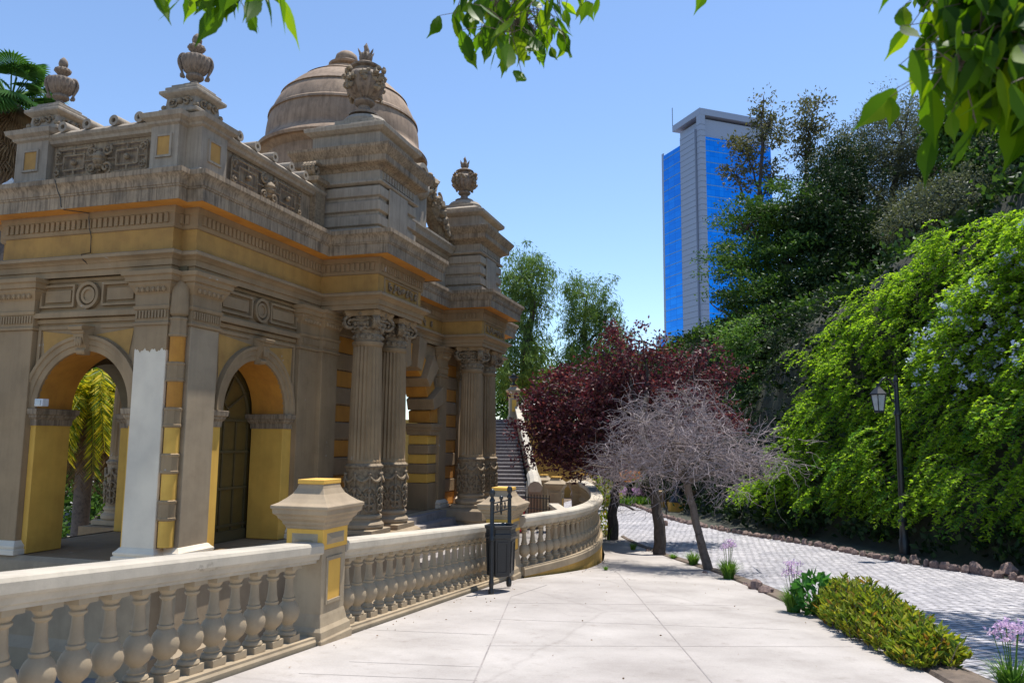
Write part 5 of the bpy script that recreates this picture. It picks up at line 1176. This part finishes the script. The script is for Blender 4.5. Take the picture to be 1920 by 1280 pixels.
tree('olive_tree','pale silvery bush-like tree at the right above the flowering vines','tree',(23,34,7),[at(1790,450,34)],[E_(1770,400,34,75,65),E_(1720,440,33.5,60,45),E_(1830,390,34,60,60),E_(1850,320,35,45,50)],380,.65,75,.17,.06,'leaf_olive',.25,group=HG,twigs=60,tw=.03)
tree('broadleaf_tree','big dark green broadleaf tree at the upper right edge behind the near leaves','tree',(26,36,9),[at(1860,400,36),at(1870,330,36)],[E_(1880,250,36,80,60),E_(1800,240,36,50,45),E_(1900,340,35,70,60),E_(1830,320,35,45,40),E_(1940,200,36,60,80),E_(1760,270,37,30,25)],420,.8,70,.26,.15,'leaf_layer',.4,group=HG,twigs=80,tw=.04)
tree('broadleaf_tree','wide dark tree farthest back over the hill at right','tree',(33,48,9),[at(1800,500,48)],[E_(1850,430,48,110,70),E_(1750,490,48,110,60),E_(1900,380,48,80,90),E_(1700,520,46,80,50)],420,1.0,75,.3,.17,'leaf_dark',.4,group=HG,twigs=40,tw=.04)
tree('broadleaf_tree','shaded dark tree standing on the slope left of the clear-standing trunk','tree',(14.5,36,2),[at(1470,640,36)],[E_(1450,640,36,70,60),E_(1520,600,36,70,60),E_(1480,720,34,60,60),E_(1570,560,37,60,50),E_(1620,560,38,60,40)],420,.7,75,.22,.13,'leaf_dark',.25,group=HG,twigs=30,tw=.03)
tree('broadleaf_tree','dark tree low behind the layered tree, its trunk standing clear','tree',(17.3,38,4),[at(1527,500,38),at(1525,430,38)],[E_(1530,420,38,50,45),E_(1560,500,37,40,40)],130,.7,70,.24,.12,'leaf_dark',.17,group=HG,twigs=30,tw=.03)
tree('young_tree','sunlit olive-green small tree standing to the right of the purple plums','tree',gpt(1425,985)+[.3,6,0],[at(1400,800,34)],[E_(1385,650,34,40,45),E_(1420,700,34,45,50),E_(1410,780,33,45,60),E_(1360,640,35,30,25),E_(1440,830,32,40,40)],230,.55,70,.18,.09,'leaf_rose',.15,twigs=50,tw=.02)
# rough ivy and scrub over the slope
def hill_pts(n,y0,y1,t0,t1,cond=None):
    out=[];nr=[]
    while len(out)<n:
        y=rng.uniform(y0,y1); t=rng.uniform(t0,t1); x=xb(y)+t; z=hillz(x,y)
        if cond and not cond(x,y,z,t): continue
        e=.15; dx=(hillz(x+e,y)-hillz(x-e,y))/(2*e); dy=(hillz(x,y+e)-hillz(x,y-e))/(2*e); nn=np.array([-dx,-dy,1]); nn/=np.linalg.norm(nn); out.append((x,y,z)); nr.append(nn)
    return np.array(out),np.array(nr)
Pn,Nn=hill_pts(3400,12,75,1.1,16); per=26
off=rdir(len(Pn)*per)*rng.uniform(.1,1,(len(Pn)*per,1))*np.array([.6,.6,.45]); P=np.repeat(Pn,per,0)+np.repeat(Nn,per,0)*.25+off; D=np.repeat(Nn,per,0)+rdir(len(P))*.9
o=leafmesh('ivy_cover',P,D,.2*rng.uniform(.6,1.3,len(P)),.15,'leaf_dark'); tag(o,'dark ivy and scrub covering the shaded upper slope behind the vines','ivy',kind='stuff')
Pn,Nn=hill_pts(3800,8,75,5.2,42); 
off=rdir(len(Pn)*24)*rng.uniform(.1,1,(len(Pn)*24,1))*np.array([.8,.8,.7]); P=np.repeat(Pn,24,0)+np.repeat(Nn,24,0)*.3+off; D=np.repeat(Nn,24,0)+rdir(len(P))*.9
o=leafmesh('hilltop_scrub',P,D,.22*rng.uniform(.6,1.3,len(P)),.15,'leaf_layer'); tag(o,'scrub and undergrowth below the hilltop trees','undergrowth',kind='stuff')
# hanging vines: long arching sprays tumbling down the face of the slope
def sprays(n,y0,y1,tr,topfn,mat,name,label,cat,leafl=.095,Lr=(.5,1.25),per=34,flowers=0,sel=None):
    LP=[];LD=[];SP=MB(); FP=[]
    Pn,Nn=hill_pts(n,y0,y1,tr[0],tr[1],lambda x,y,z,t: z<topfn(y) and z>gz(x,y)+1.0 and (sel is None or sel(x,y,z)))
    for p,nn in zip(Pn,Nn):
        ph=((p[2]+.8*math.sin(p[1]*.9)+.5*math.sin(p[1]*2.3+1)+.4*math.sin(p[0]*1.9))/1.7)%1.; bl=(ph**1.6)*(.55+.45*math.sin(p[1]*1.7+p[2]))*1.15; d=np.array([-1.0,-.25,.15])*.8+nn*.6+rng.normal(size=3)*.35; d/=np.linalg.norm(d); Ln=rng.uniform(*Lr)*(.55+.6*ph); k=9; q=p+np.array([-.75,-.3,.35])*bl+nn*rng.uniform(-.05,.3); pts=[q]
        for j in range(k): d=d+np.array([-.03,-.02,-.17])+rng.normal(size=3)*.06; d/=np.linalg.norm(d); q=q+d*Ln/k; pts.append(q)
        SP.tube([pts[0],pts[3],pts[6],pts[9]],[.008,.006,.005,.002],3)
        A=np.array(pts); tt=rng.uniform(0,1,per)**.8*(k-.01); i=tt.astype(int); f=(tt-i)[:,None]; pos=A[i]*(1-f)+A[i+1]*f; ax=A[i+1]-A[i]; ax/=np.linalg.norm(ax,axis=1,keepdims=True)
        sd=np.cross(ax,np.array([0,0,1.])); sd/=np.linalg.norm(sd,axis=1,keepdims=True)+1e-9; sgn=rng.choice([-1,1],per)[:,None]
        dd=ax*.6+sd*sgn*.9+rng.normal(size=(per,3))*.3; LP.append(pos+rng.normal(size=(per,3))*.012); LD.append(dd)
        if flowers and rng.uniform()<flowers:
            c=pts[rng.integers(4,10)]; FP.append(c+rdir(16)*rng.uniform(.03,.11,(16,1)))
    LP=np.concatenate(LP);LD=np.concatenate(LD); t=empty(name,(Pn[0][0],Pn[0][1],Pn[0][2])); tag(t,label,cat,kind='stuff'); l=np.array(t.location)
    leafmesh('leaves',LP-l,LD,leafl*rng.uniform(.4,1.6,len(LP)),leafl*.52,mat,t)
    SP.mp=None; SP.v=[(a-l[0],b-l[1],c-l[2]) for a,b,c in SP.v]; SP.build('stems','bark_grey',t,smooth=False,recalc=False)
    if FP: FP=np.concatenate(FP)-l; leafmesh('blossoms',FP,rdir(len(FP)),.075,.075,'petal_blue',t)
def vtop(y): return float(np.interp(y,[10,18,22,24,26,28,29],[8,6.2,6.4,5.9,5.1,3.8,1.5]))
sprays(3900,16.0,29,(1.5,5.4),vtop,'leaf_vine','hanging_vines','bright yellow-green vines tumbling down the slope behind the street lamp','vine',per=40,sel=lambda x,y,z: y<28.2+.6*math.sin(z*2.1)+.4*math.sin(z*5.))
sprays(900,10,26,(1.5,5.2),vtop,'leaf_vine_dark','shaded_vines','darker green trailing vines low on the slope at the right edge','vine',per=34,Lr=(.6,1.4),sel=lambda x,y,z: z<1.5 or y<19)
sprays(650,15,27,(2.2,6.2),vtop,'leaf_vine','flowering_plumbago','vine patch dotted with clusters of pale blue flowers at upper right','flowering vine',per=30,flowers=.6,sel=lambda x,y,z: z>.8 and (x-xb(y)>2.4) and math.sin(x*1.3+y*.8)+math.sin(z*1.1+y*.5)>-.2 and 17.5<y<22.5 and z>1.6)
sprays(700,28,42,(1.4,5.5),lambda y:8.,'leaf_dark','creeper','dim green creeper between the young tree and the bright vines','vine',per=34,Lr=(.6,1.4))
# a tree outside the frame on the right, its crown shades the cobbles
tree('shade_tree','tall shade tree on the slope at right whose crown is above the picture','tree',(14.5,12.5,2),[(11.5,12.8,8)],[(9.3,12.3,9.3,2.2,1.6,1.1),(11.5,13.5,9.6,2.2,1.8,1.3),(12.3,11.2,9.4,2.,1.6,1.2),(8.6,10.6,8.6,1.3,1.0,.7)],260,.5,60,.2,.13,'leaf_layer',.28,twigs=60,tw=.03)
# plants along the road
def clump(name,label,cat,base,R,h,n,ls,lw,mat,group=None,up=.4,fl=None,nf=0,stems=16):
    t=empty(name,base); tag(t,label,cat,group)
    P=rdir(n)*rng.uniform(.35,1,(n,1))**.6*np.array([R,R,h*.55])+np.array([0,0,h*.5]); P=P[P[:,2]>0.02]; D=P-np.array([0,0,h*.2]); D/=np.linalg.norm(D,axis=1,keepdims=True); D=D*.6+rng.normal(size=D.shape)*.4; D[:,2]+=up
    leafmesh('leaves',P,D,ls*rng.uniform(.6,1.3,len(P)),lw*rng.uniform(.7,1.2,len(P)),mat,t)
    m=MB()
    for _ in range(stems): p=P[rng.integers(len(P))]; m.tube([(p[0]*.15,p[1]*.15,-.03),p*np.array([.6,.6,.5]),p],[.012,.009,.004],4)
    m.build('stems','bark_grey',t,smooth=False)
    if fl:
        for _ in range(nf):
            d=rdir(1)[0]; d[2]=abs(d[2]); c=np.array([0,0,h*.5])+d*np.array([R,R,h*.6]); m=None
            leafmesh('flower',c+rdir(14)*.035,rdir(14),.045,.045,fl,t)
    return t
RG='rose bushes along the foot of the slope'
for px,py,R,h,lab,nf in ((1448,992,.42,.75,'leafy rose bush with few flowers, farthest left along the rock edging',0),(1580,1000,.45,.8,'rose bush with small red flowers near the middle of the rock edging',3),(1625,1012,.5,.85,'full rose bush just left of the lamp post',4),(1752,1042,.55,.85,'sparse rose bush with red flowers just right of the lamp post',6),(1800,1052,.5,.7,'dark low rose bush right of the one beside the lamp post',3),(1400,985,.35,.5,'small scrubby bush in the shade behind the leaning trunk',0),(1880,1068,.5,.6,'dark low bush by the rocks at the right edge',0)):
    b=gpt(px,py); b[0]+=.5; clump('rose_bush',lab,'bush',b,R,h,900,.075,.045,'leaf_rose',RG,fl='petal_rose',nf=nf)
def tuft(px,py,R,h,lab,n=260,fl=0,D=None,off=.0,grp='grass-like tufts in the planting strip'):
    b=gpt(px,py,.05); b[2]-=.02; t=empty('grass_tuft',b); tag(t,lab,'plant',grp); m=MB(); v=[];f=[]
    for i in range(n):
        a=rng.uniform(0,2*PI); r0=R*.35*rng.uniform(0,1)**.5; r1=R*rng.uniform(.3,1.); hh=h*rng.uniform(.55,1.05); wd=.007*rng.uniform(.7,1.3); ca,sa=math.cos(a),math.sin(a); K=4; o=len(v)
        a2=a+rng.normal()*.5; c2,s2=math.cos(a2),math.sin(a2); px_,py_=-s2,c2
        for k in range(K+1):
            s_=k/K; x=r0*ca+(r1*c2)*s_**2; y=r0*sa+(r1*s2)*s_**2; z=hh*(s_-.28*s_**3*(r1/R)); ww=wd*(1-s_**2*.95); v+=[(x-px_*ww,y-py_*ww,z),(x+px_*ww,y+py_*ww,z)]
        for k in range(K): q=o+2*k; f.append((q,q+1,q+3,q+2))
    m.add(v,f); m.build('blades','leaf_grass',t,smooth=False,recalc=False)
    if fl:
        for i in range(fl):
            a=rng.uniform(0,2*PI); r=R*rng.uniform(.1,.6); c=np.array([r*math.cos(a),r*math.sin(a),h*rng.uniform(1.25,1.6)])
            m=MB(); m.tube([(c[0]*.2,c[1]*.2,0),(c[0]*.6,c[1]*.6,c[2]*.6),c],[.005,.004,.0035],4); s_=m.build('flower_stalk','leaf_grass',t)
            leafmesh('flower_head',c+rdir(26)*np.array([.05,.05,.03]),rdir(26),.042,.02,'petal_pink',s_)
    return t
tuft(1300,1058,.26,.36,'dense green tuft right beside the middle plum trunk')
tuft(1366,1084,.28,.46,'tall green tuft with pink star flowers right of the leaning trunk',330,9)
tuft(1187,1030,.16,.26,'tiny grey-green tuft at the pavement edge between two plum trunks',120)
tuft(1488,1146,.24,.42,'green tuft with pale pink flowers left of the big-leaved plant',280,8)
tuft(1900,1300,.24,.36,'tuft with lilac flower heads at the lower right corner',240,10)
tuft(857,1108,.10,.14,'tiny weed growing at the foot of the middle balustrade',50)
tuft(1136,1068,.08,.12,'tiny weed in the corner of the ochre base wall',50)
tuft(1262,1046,.18,.16,'low dark plant between the middle and the leaning trunk',130)
tuft(1140,1012,.34,.75,'leafy yellow-green shrublet at the foot of the nearest plum trunk',10)
b=gpt(1136,1008); clump('small_shrub','bright green shrublet between curved balustrade and straight plum trunk','bush',b,.33,.75,420,.11,.06,'leaf_shrub')
# front shrub: glossy yellow-green bush spilling over the pavement
def front_shrub():
    a=gpt(1560,1165);b=gpt(1752,1268); c=(a+b)/2; t=empty('glossy_shrub',c); tag(t,'large glossy shrub with yellow, green and reddish leaves at the pavement edge','shrub'); LP=[];LD=[]; m=MB()
    for _ in range(430):
        s_=rng.uniform(-.04,1.0); q=a+(b-a)*s_; wd=.30+.12*math.sin(PI*min(max(s_,0),1)); x=rng.uniform(-1,1); h=(.52+.10*math.sin(s_*5))*(1-.55*x*x)*(1-.5*max(0,s_-.75)*3*.4)
        u_=(b-a)/np.linalg.norm(b-a); n_=np.array([-u_[1],u_[0],0]); top=q+n_*(x*wd)+np.array([.12,.05,h*rng.uniform(.7,1.08)]); top-=c; bs=q-c+n_*x*wd*.6; d=np.array([x*.3*n_[0],x*.3*n_[1],1])+rng.normal(size=3)*.3
        m.tube([bs-[0,0,.03],(bs+top)/2,top],[.007,.005,.003],4)
        k=26; hh=rng.uniform(0,1,k); pos=bs+(top-bs)*(.25+.75*hh)[:,None]; an=rng.uniform(0,2*PI,k); dd=np.stack([np.cos(an),np.sin(an),rng.uniform(.1,1.1,k)],1)+d*.3; LP.append(pos); LD.append(dd)
    LP=np.concatenate(LP);LD=np.concatenate(LD); leafmesh('leaves',LP,LD,.10*rng.uniform(.6,1.25,len(LP)),.034,'leaf_shrub',t,.25); m.build('stems','bark_grey',t,smooth=False)
front_shrub()
def hydra():
    b=gpt(1532,1158); t=empty('broadleaf_plant',b); tag(t,'plant with big bright green leaves between pink-flowered tuft and glossy shrub','plant'); n=190; P=rdir(n)*np.array([.28,.28,.26])*rng.uniform(.6,1,(n,1))+np.array([0,0,.30]); D=P-np.array([0,0,.15]); D[:,2]*=.4; D+=rng.normal(size=D.shape)*.08
    leafmesh('leaves',P,D,.15*rng.uniform(.6,1.2,n),.125,'leaf_hydra',t,.12); m=MB()
    for i in range(30): m.tube([(0,0,-.02),P[i]*[.5,.5,.6],P[i]],[.01,.007,.004],4)
    m.build('stems','leaf_grass',t)
hydra()
# edging stones
def rock_mesh(i):
    m=MB(); m.ball((0,0,0),.5,9,6,1,.75,.8,.22); return m.build('rock','rock',smooth=True,ang=28)
protos=[]
def put_rock(p,s,lab,grp,i):
    if len(protos)<6: o=rock_mesh(i); protos.append(o)
    else: o=protos[i%6].copy(); COL.objects.link(o)
    o.location=p; o.scale=s; o.rotation_euler=(random.uniform(-.3,.3),random.uniform(-.3,.3),random.uniform(0,6)); tag(o,lab,'rock',grp)
d=0;i=0; pts=[]
for y in np.arange(12.2,40,.02):
    p=np.array([xb(y),y,0]); 
    if not pts or np.linalg.norm(p-pts[-1])>.29: pts.append(p)
for p in pts:
    h=random.uniform(.20,.34); z=gz(p[0],p[1]); put_rock((p[0]+random.uniform(-.05,.05),p[1],z+.04),(random.uniform(.24,.36),random.uniform(.17,.26),h),'reddish grey edging stone in the row along the far side of the road','edging stones along the road',i); i+=1
for px,py,s,lab in ((1418,1108,.34,'dark upright stone standing alone at the pavement edge'),(1436,1116,.26,'flat brown stone touching the dark upright one'),(1398,1100,.14,'small brown stone left of the dark upright one'),(1268,1050,.14,'small pale stone nearest the middle plum trunk'),(1215,1036,.16,'pinkish stone left of the middle plum trunk'),(1322,1078,.14,'small pale stone at the foot of the leaning trunk'),(1830,1075,.42,'broad pale boulder in the shade near the right edge'),(1895,1082,.5,'large light grey boulder at the right edge of the slope'),(1715,1056,.34,'smooth pink stone by the foot of the lamp post'),(1245,985,.3,'reddish rock in front of the black cone bollard')):
    p=gpt(px,py); put_rock((p[0],p[1],p[2]+s*.2),(s,s*.8,s*1.05),lab,None,i); i+=1
# garden beds far away
def strip(name,lab,px0,px1,D0,D1,n,ls,lw,mat,h,kind='stuff'):
    P=[];x0=at(px0,900,D0)[0];x1=at(px1,900,D0)[0]
    X=rng.uniform(x0,x1,n);Y=rng.uniform(D0,D1,n); Z=np.array([max(gz(x,y),-3.2) for x,y in zip(X,Y)])+rng.uniform(0,h,n); P=np.stack([X,Y,Z],1); D=rng.normal(size=(n,3))*.4; D[:,2]+=1; o=leafmesh(name,P,D,ls,lw,mat); tag(o,lab,'flower bed',kind=kind)
strip('flower_bed','green bed of low leafy plants in front of the far garden wall',1135,1225,38.2,40.2,2600,.28,.05,'leaf_grass',.22)
strip('purple_flower_bed','mauve flowers growing against the far garden wall',1140,1225,40.6,41.8,2600,.14,.1,'petal_pink',.75)
tree('small_tree','bright yellow-green bushy shrub between far piers and straight plum trunk','bush',(6.2,36,-3.2),[at(1135,935,36)],[E_(1132,910,36,26,24),E_(1128,925,35.5,22,22)],60,.3,60,.12,.06,'leaf_shrub',.05,twigs=20,tw=.01)
tree('red_shrub','dark red-leaved shrub low behind the straight plum trunk','bush',(8.6,44,-3.2),[at(1165,915,44)],[E_(1165,890,44,32,28),E_(1175,905,44,26,22)],60,.4,60,.14,.09,'leaf_plum',.06,twigs=20,tw=.01)
tree('shrub','pale grey-green shrub by the ochre gate pier','bush',(9.8,40,-3.2),[at(1226,925,40)],[E_(1222,900,40,22,30)],50,.35,60,.14,.06,'leaf_olive',.06,twigs=20,tw=.01)
tree('evergreen','dark evergreen mass at the bend of the road behind the dry twigs','tree',(10.5,36,-3),[at(1320,880,36)],[E_(1320,850,36,50,60),E_(1370,880,34,50,50),E_(1420,850,34,50,60),E_(1310,900,36,30,30)],320,.5,75,.18,.1,'leaf_dark',.2,twigs=30)
# palms seen at left
def frond(m_,base,dirx,Ln,droop,P,D,n=46,pinn=.42):
    a=np.array(base,float); d=np.array(dirx,float); d/=np.linalg.norm(d); pts=[a]; K=12
    for k in range(K): d=d+np.array([0,0,-droop/K]); d/=np.linalg.norm(d); pts.append(pts[-1]+d*Ln/K)
    m_.tube(pts,[.04*(1-.85*k/K) for k in range(K+1)],5); A=np.array(pts); t=np.linspace(.12,.999,n)*(K-.001); i=t.astype(int); f=(t-i)[:,None]; pos=A[i]*(1-f)+A[i+1]*f; ax=A[i+1]-A[i]; ax/=np.linalg.norm(ax,axis=1,keepdims=True)
    sd=np.cross(ax,[0,0,1.]); sd/=np.linalg.norm(sd,axis=1,keepdims=True)+1e-9
    for sg in (-1,1): P.append(pos); D.append(sd*sg*.8+ax*.75+np.array([0,0,-.35])+rng.normal(size=ax.shape)*.07)
def date_palm():
    c=at(168,748,23.); base=np.array([c[0],c[1],-4.2]); t=empty('date_palm',base); tag(t,'date palm with yellowing arched fronds seen through the left arch','palm'); m=MB(sub(base)); m.tube([base-[0,0,.1],c],[.24,.22],12); m.build('trunk','bark_grey',t)
    m=MB(sub(base));P=[];D=[]
    for i in range(84):
        a=rng.uniform(0,2*PI); el=rng.uniform(-.2,1.3); frond(m,c,(math.cos(a)*math.cos(el),math.sin(a)*math.cos(el),math.sin(el)),rng.uniform(2.2,3.1),rng.uniform(1.5,2.4),P,D)
    m.build('frond_stalks','leaf_palm',t); P=np.concatenate(P)-base;D=np.concatenate(D); leafmesh('fronds',P,D,.42*rng.uniform(.7,1.1,len(P)),.045,'leaf_palm',t)
    m=MB(sub(base));P=[];D=[]
    for i in range(60):
        a=rng.uniform(0,2*PI); frond(m,c-[0,0,.2],(math.cos(a),math.sin(a),-.3),rng.uniform(1.8,2.9),3.4,P,D,34)
    P=np.concatenate(P)-base;D=np.concatenate(D); leafmesh('dead_fronds',P,D,.35*rng.uniform(.7,1.1,len(P)),.03,'leaf_dead',t)
date_palm()
def fan_palm():
    c=at(20,190,27.); base=np.array([c[0],c[1],-4.2]); t=empty('fan_palm',base); tag(t,'tall fan palm rising behind the left urn, with a skirt of dead leaves','palm'); m=MB(sub(base)); m.tube([base-[0,0,.1],c],[.4,.34],12); m.build('trunk','bark_grey',t)
    V=[];Fc=[]; st=MB(sub(base))
    def fan(o,d,R,V,Fc):
        d=d/np.linalg.norm(d); s_=np.cross(d,[0,0,1.]); s_/=np.linalg.norm(s_)+1e-9; n_=np.cross(s_,d); K=18
        for k in range(K):
            a0=-1.35+2.7*k/K; a1=-1.35+2.7*(k+1)/K; am=(a0+a1)/2; p=lambda a,r,e: o+(d*math.cos(a)+s_*math.sin(a))*r+n_*e-np.array([0,0,1])*(r/R)**2*R*.28
            b_=len(V); V+= [tuple(p(am,R*.05,0)),tuple(p(a0,R*.62,-.03)),tuple(p(am,R*1.0,0)-np.array([0,0,.08])),tuple(p(a1,R*.62,-.03)),tuple(p(am,R*.6,.04))]; Fc+=[(b_,b_+1,b_+4),(b_+1,b_+2,b_+4),(b_+2,b_+3,b_+4),(b_+3,b_,b_+4)]
    for i in range(46):
        a=rng.uniform(0,2*PI); el=rng.uniform(-.5,1.2); d=np.array([math.cos(a)*math.cos(el),math.sin(a)*math.cos(el),math.sin(el)]); o=c+d*rng.uniform(.7,1.25); st.tube([c,c+d*.6,o],[.03,.025,.02],4); fan(o,d+np.array([0,0,-.25]),rng.uniform(.75,1.0),V,Fc)
    m=MB(sub(base)); m.add(V,Fc); m.build('fronds','leaf_fan',t,smooth=False,recalc=False); st.build('leaf_stalks','leaf_grass',t)
    V=[];Fc=[]
    for i in range(70):
        a=rng.uniform(0,2*PI); z=-rng.uniform(.2,2.6); d=np.array([math.cos(a),math.sin(a),-1.6]); o=c+np.array([math.cos(a)*.4,math.sin(a)*.4,z]); fan(o,d,rng.uniform(.7,1.),V,Fc)
    m=MB(sub(base)); m.add(V,Fc); m.build('dead_skirt','leaf_dead',t,smooth=False,recalc=False)
fan_palm()
tree('broadleaf_tree','dark leafy tree behind the date palm, through the left arch','tree',(-17,33,-4.3),[(-17,33,-1)],[E_(150,935,29,60,50),E_(110,880,30,60,50),E_(205,900,30,50,70),E_(160,990,28,60,25),(-17,33,-.5,3.4,2.5,2.6),(-21,35,1,3.5,2.5,3.5),(-13.5,34,-.2,2.5,2,2.6),(-26,34,2,4,3,5),(-18.5,35,3.2,3,2,1.8)],800,.9,75,.26,.15,'leaf_layer',.3,twigs=30)
tree('broadleaf_tree','dark mass of foliage at the far left edge below the fan palm','tree',(-19.5,27,-4.3),[(-20,28,2)],[(-21.5,30,6.5,2.2,2,2.6),(-21,30,3,2.5,2,3)],140,.7,75,.24,.13,'leaf_dark',.3,twigs=20)
l=at(130,1025,40); t=empty('garden_balustrade',(l[0],l[1],-4.5)); tag(t,'tiny distant ochre balustrade with arched openings seen through the left arch','balustrade'); m=MB()
m.box(-3,3,-.15,.15,0,.25)
for k in range(22): x=-2.9+k*.27; m.lathe(x,0,[(.06,.25),(.1,.4),(.05,.6),(.07,.7)],8)
m.build('balusters','yellow',t); m=MB(); m.box(-3,3,-.2,.2,.7,.9); m.build('handrail','terrace_wall',t,smooth=False)
# ---------------------------------------------------------------- overhanging leafy branches close to the camera
SERR=[(0,0),(.10,.10),(.16,.24),(.20,.30),(.235,.42),(.22,.50),(.225,.60),(.16,.72),(.12,.78),(.05,.92),(0,1.14)]
def big_leaf(V,Fc,o,d,side,Ln,curl=.15):
    d=d/np.linalg.norm(d); side=side-d*(side@d); side/=np.linalg.norm(side); n_=np.cross(d,side); lob=rng.uniform(.85,1.2); b=len(V); K=len(SERR); skew=rng.uniform(-.08,.08)
    for i,(x,y) in enumerate(SERR): V.append(tuple(o+d*y*Ln+side*skew*math.sin(y*PI)*Ln+n_*(-curl*Ln*y*y)))
    for sg in (-1,1):
        for i,(x,y) in enumerate(SERR[1:-1]): V.append(tuple(o+d*(y-.02)*Ln+side*(sg*x*lob+skew*math.sin(y*PI))*Ln+n_*(-curl*Ln*y*y-.09*x*Ln*2)))
    M_=lambda i:b+i
    for s2 in (0,1):
        S_=b+K+s2*(K-2)
        Fc.append((M_(0),S_,M_(1)))
        for i in range(1,K-2): Fc.append((M_(i),S_+i-1,S_+i,M_(i+1)))
        Fc.append((M_(K-2),S_+K-3,M_(K-1)))
def branch(name,label,pts,rad,clusters,ls,n_leaf=5,spread=.16):
    """clusters: (px,py,D,count,size) compound leaves hanging from a twig end"""
    o0=np.array(pts[0]); t=empty(name,o0); tag(t,label,'branch'); m=MB(sub(o0)); m.tube(pts,rad,7); V=[];Fc=[]
    PP=np.array(pts)
    for (px,py,D,cnt,Ln) in clusters:
        tip=at(px,py,D); j=int(np.argmin(np.linalg.norm(PP-tip,axis=1))); a=PP[j]; mid=(a+tip)/2+np.array([0,0,.04]); m.tube([a,mid,tip],[.004,.003,.0018],5)
        for k in range(cnt):
            q=tip+rng.normal(size=3)*np.array([1,1,.8])*spread*.5; m.tube([tip+(a-tip)*.1,(q+tip)/2+np.array([0,0,.02]),q],[.002,.0016,.0012],4)
            d=np.array([rng.normal()*.45,rng.normal()*.4,-1.]); sd=rng.normal(size=3)*np.array([1,.45,.35])
            big_leaf(V,Fc,q,d,sd,Ln*rng.uniform(.7,1.15),rng.uniform(.02,.3))
    m.build('twigs','bark_grey',t); m=MB(sub(o0)); m.add(V,Fc); m.build('leaves','leaf_over',t,smooth=True,recalc=False,ang=60)
D1=2.6
branch('leafy_branch','leafy green branch hanging at the top centre of the sky',[at(985,-420,D1),at(985,-200,D1),at(975,-60,D1),at(968,0,D1),at(970,50,D1)],[.012,.01,.006,.004,.003],
  [(901,-27,2.7,12,0.099),(876,-17,2.6,8,0.099),(926,-2,2.6,14,0.099),(964,8,2.5,14,0.099),(996,-17,2.6,14,0.091),(1031,-7,2.5,12,0.084),(946,43,2.5,14,0.099),(986,38,2.6,14,0.091),(1016,28,2.7,8,0.076),(956,63,2.45,8,0.099),(1076,-42,2.6,8,0.076),(1046,-32,2.7,10,0.076),(911,33,2.65,8,0.091),(1006,58,2.6,5,0.076)],.12)
branch('leafy_branch','small dark leafy branch dipping into the top left of the sky',[at(430,-520,2.2),at(430,-200,2.2),at(440,-60,2.2),at(460,-20,2.2)],[.01,.008,.005,.003],
  [(358,-62,2.2,12,0.092),(408,-42,2.2,14,0.100),(458,-42,2.1,12,0.125),(478,-47,2.1,9,0.134),(338,-72,2.3,9,0.084),(288,-82,2.3,6,0.067),(508,-72,2.2,6,0.100)],.12,spread=.12)
branch('leafy_branch','large soft-focus leafy branch filling the top right corner',[at(1900,-520,1.7),at(1880,-200,1.7),at(1850,-40,1.7),at(1830,40,1.7),at(1800,110,1.75)],[.012,.01,.007,.005,.003],
  [(1790,-35,1.8,39,0.091),(1820,5,1.8,41,0.098),(1860,25,1.75,49,0.107),(1900,-5,1.8,49,0.107),(1950,25,1.7,49,0.107),(2000,5,1.7,61,0.114),(1790,65,1.8,22,0.082),(1840,85,1.7,39,0.107),(1890,75,1.7,39,0.107),(1950,95,1.65,41,0.114),(2000,95,1.7,41,0.114),(1800,130,1.65,17,0.107),(1850,115,1.7,22,0.107),(1980,155,1.6,22,0.107),(2030,175,1.6,22,0.123),(2020,55,1.7,39,0.114),(1920,-45,1.8,61,0.107),(1980,-55,1.8,61,0.107),(1870,-55,1.8,61,0.107),(2030,-35,1.8,49,0.107)],.12,spread=.13)
branch('leafy_branch','single dark leaf tip dipping into the sky above the tower',[at(1370,-420,2.4),at(1370,-120,2.4),at(1355,-40,2.4)],[.006,.004,.002],[(1350,-42,2.4,2,.12),(1420,-75,2.4,2,.11)],.1,spread=.05)

# dry leaves and grit on the pavement
P=[];
for _ in range(110):
    s_=rng.uniform(6,16); w_=rng.uniform(wl(s_)+.1,we(s_)-.1) if rng.uniform()<.55 else wl(s_)+.12+abs(rng.normal())*.2; P.append(fr(s_,w_,G(s_)+.052))
D=rdir(len(P)); D[:,2]*=.15; o=leafmesh('fallen_leaves',np.array(P),D,.035*rng.uniform(.3,1.,len(P)),.016,'leaf_dead'); tag(o,'scattered dry leaf bits on the pavement','fallen leaves',kind='stuff')
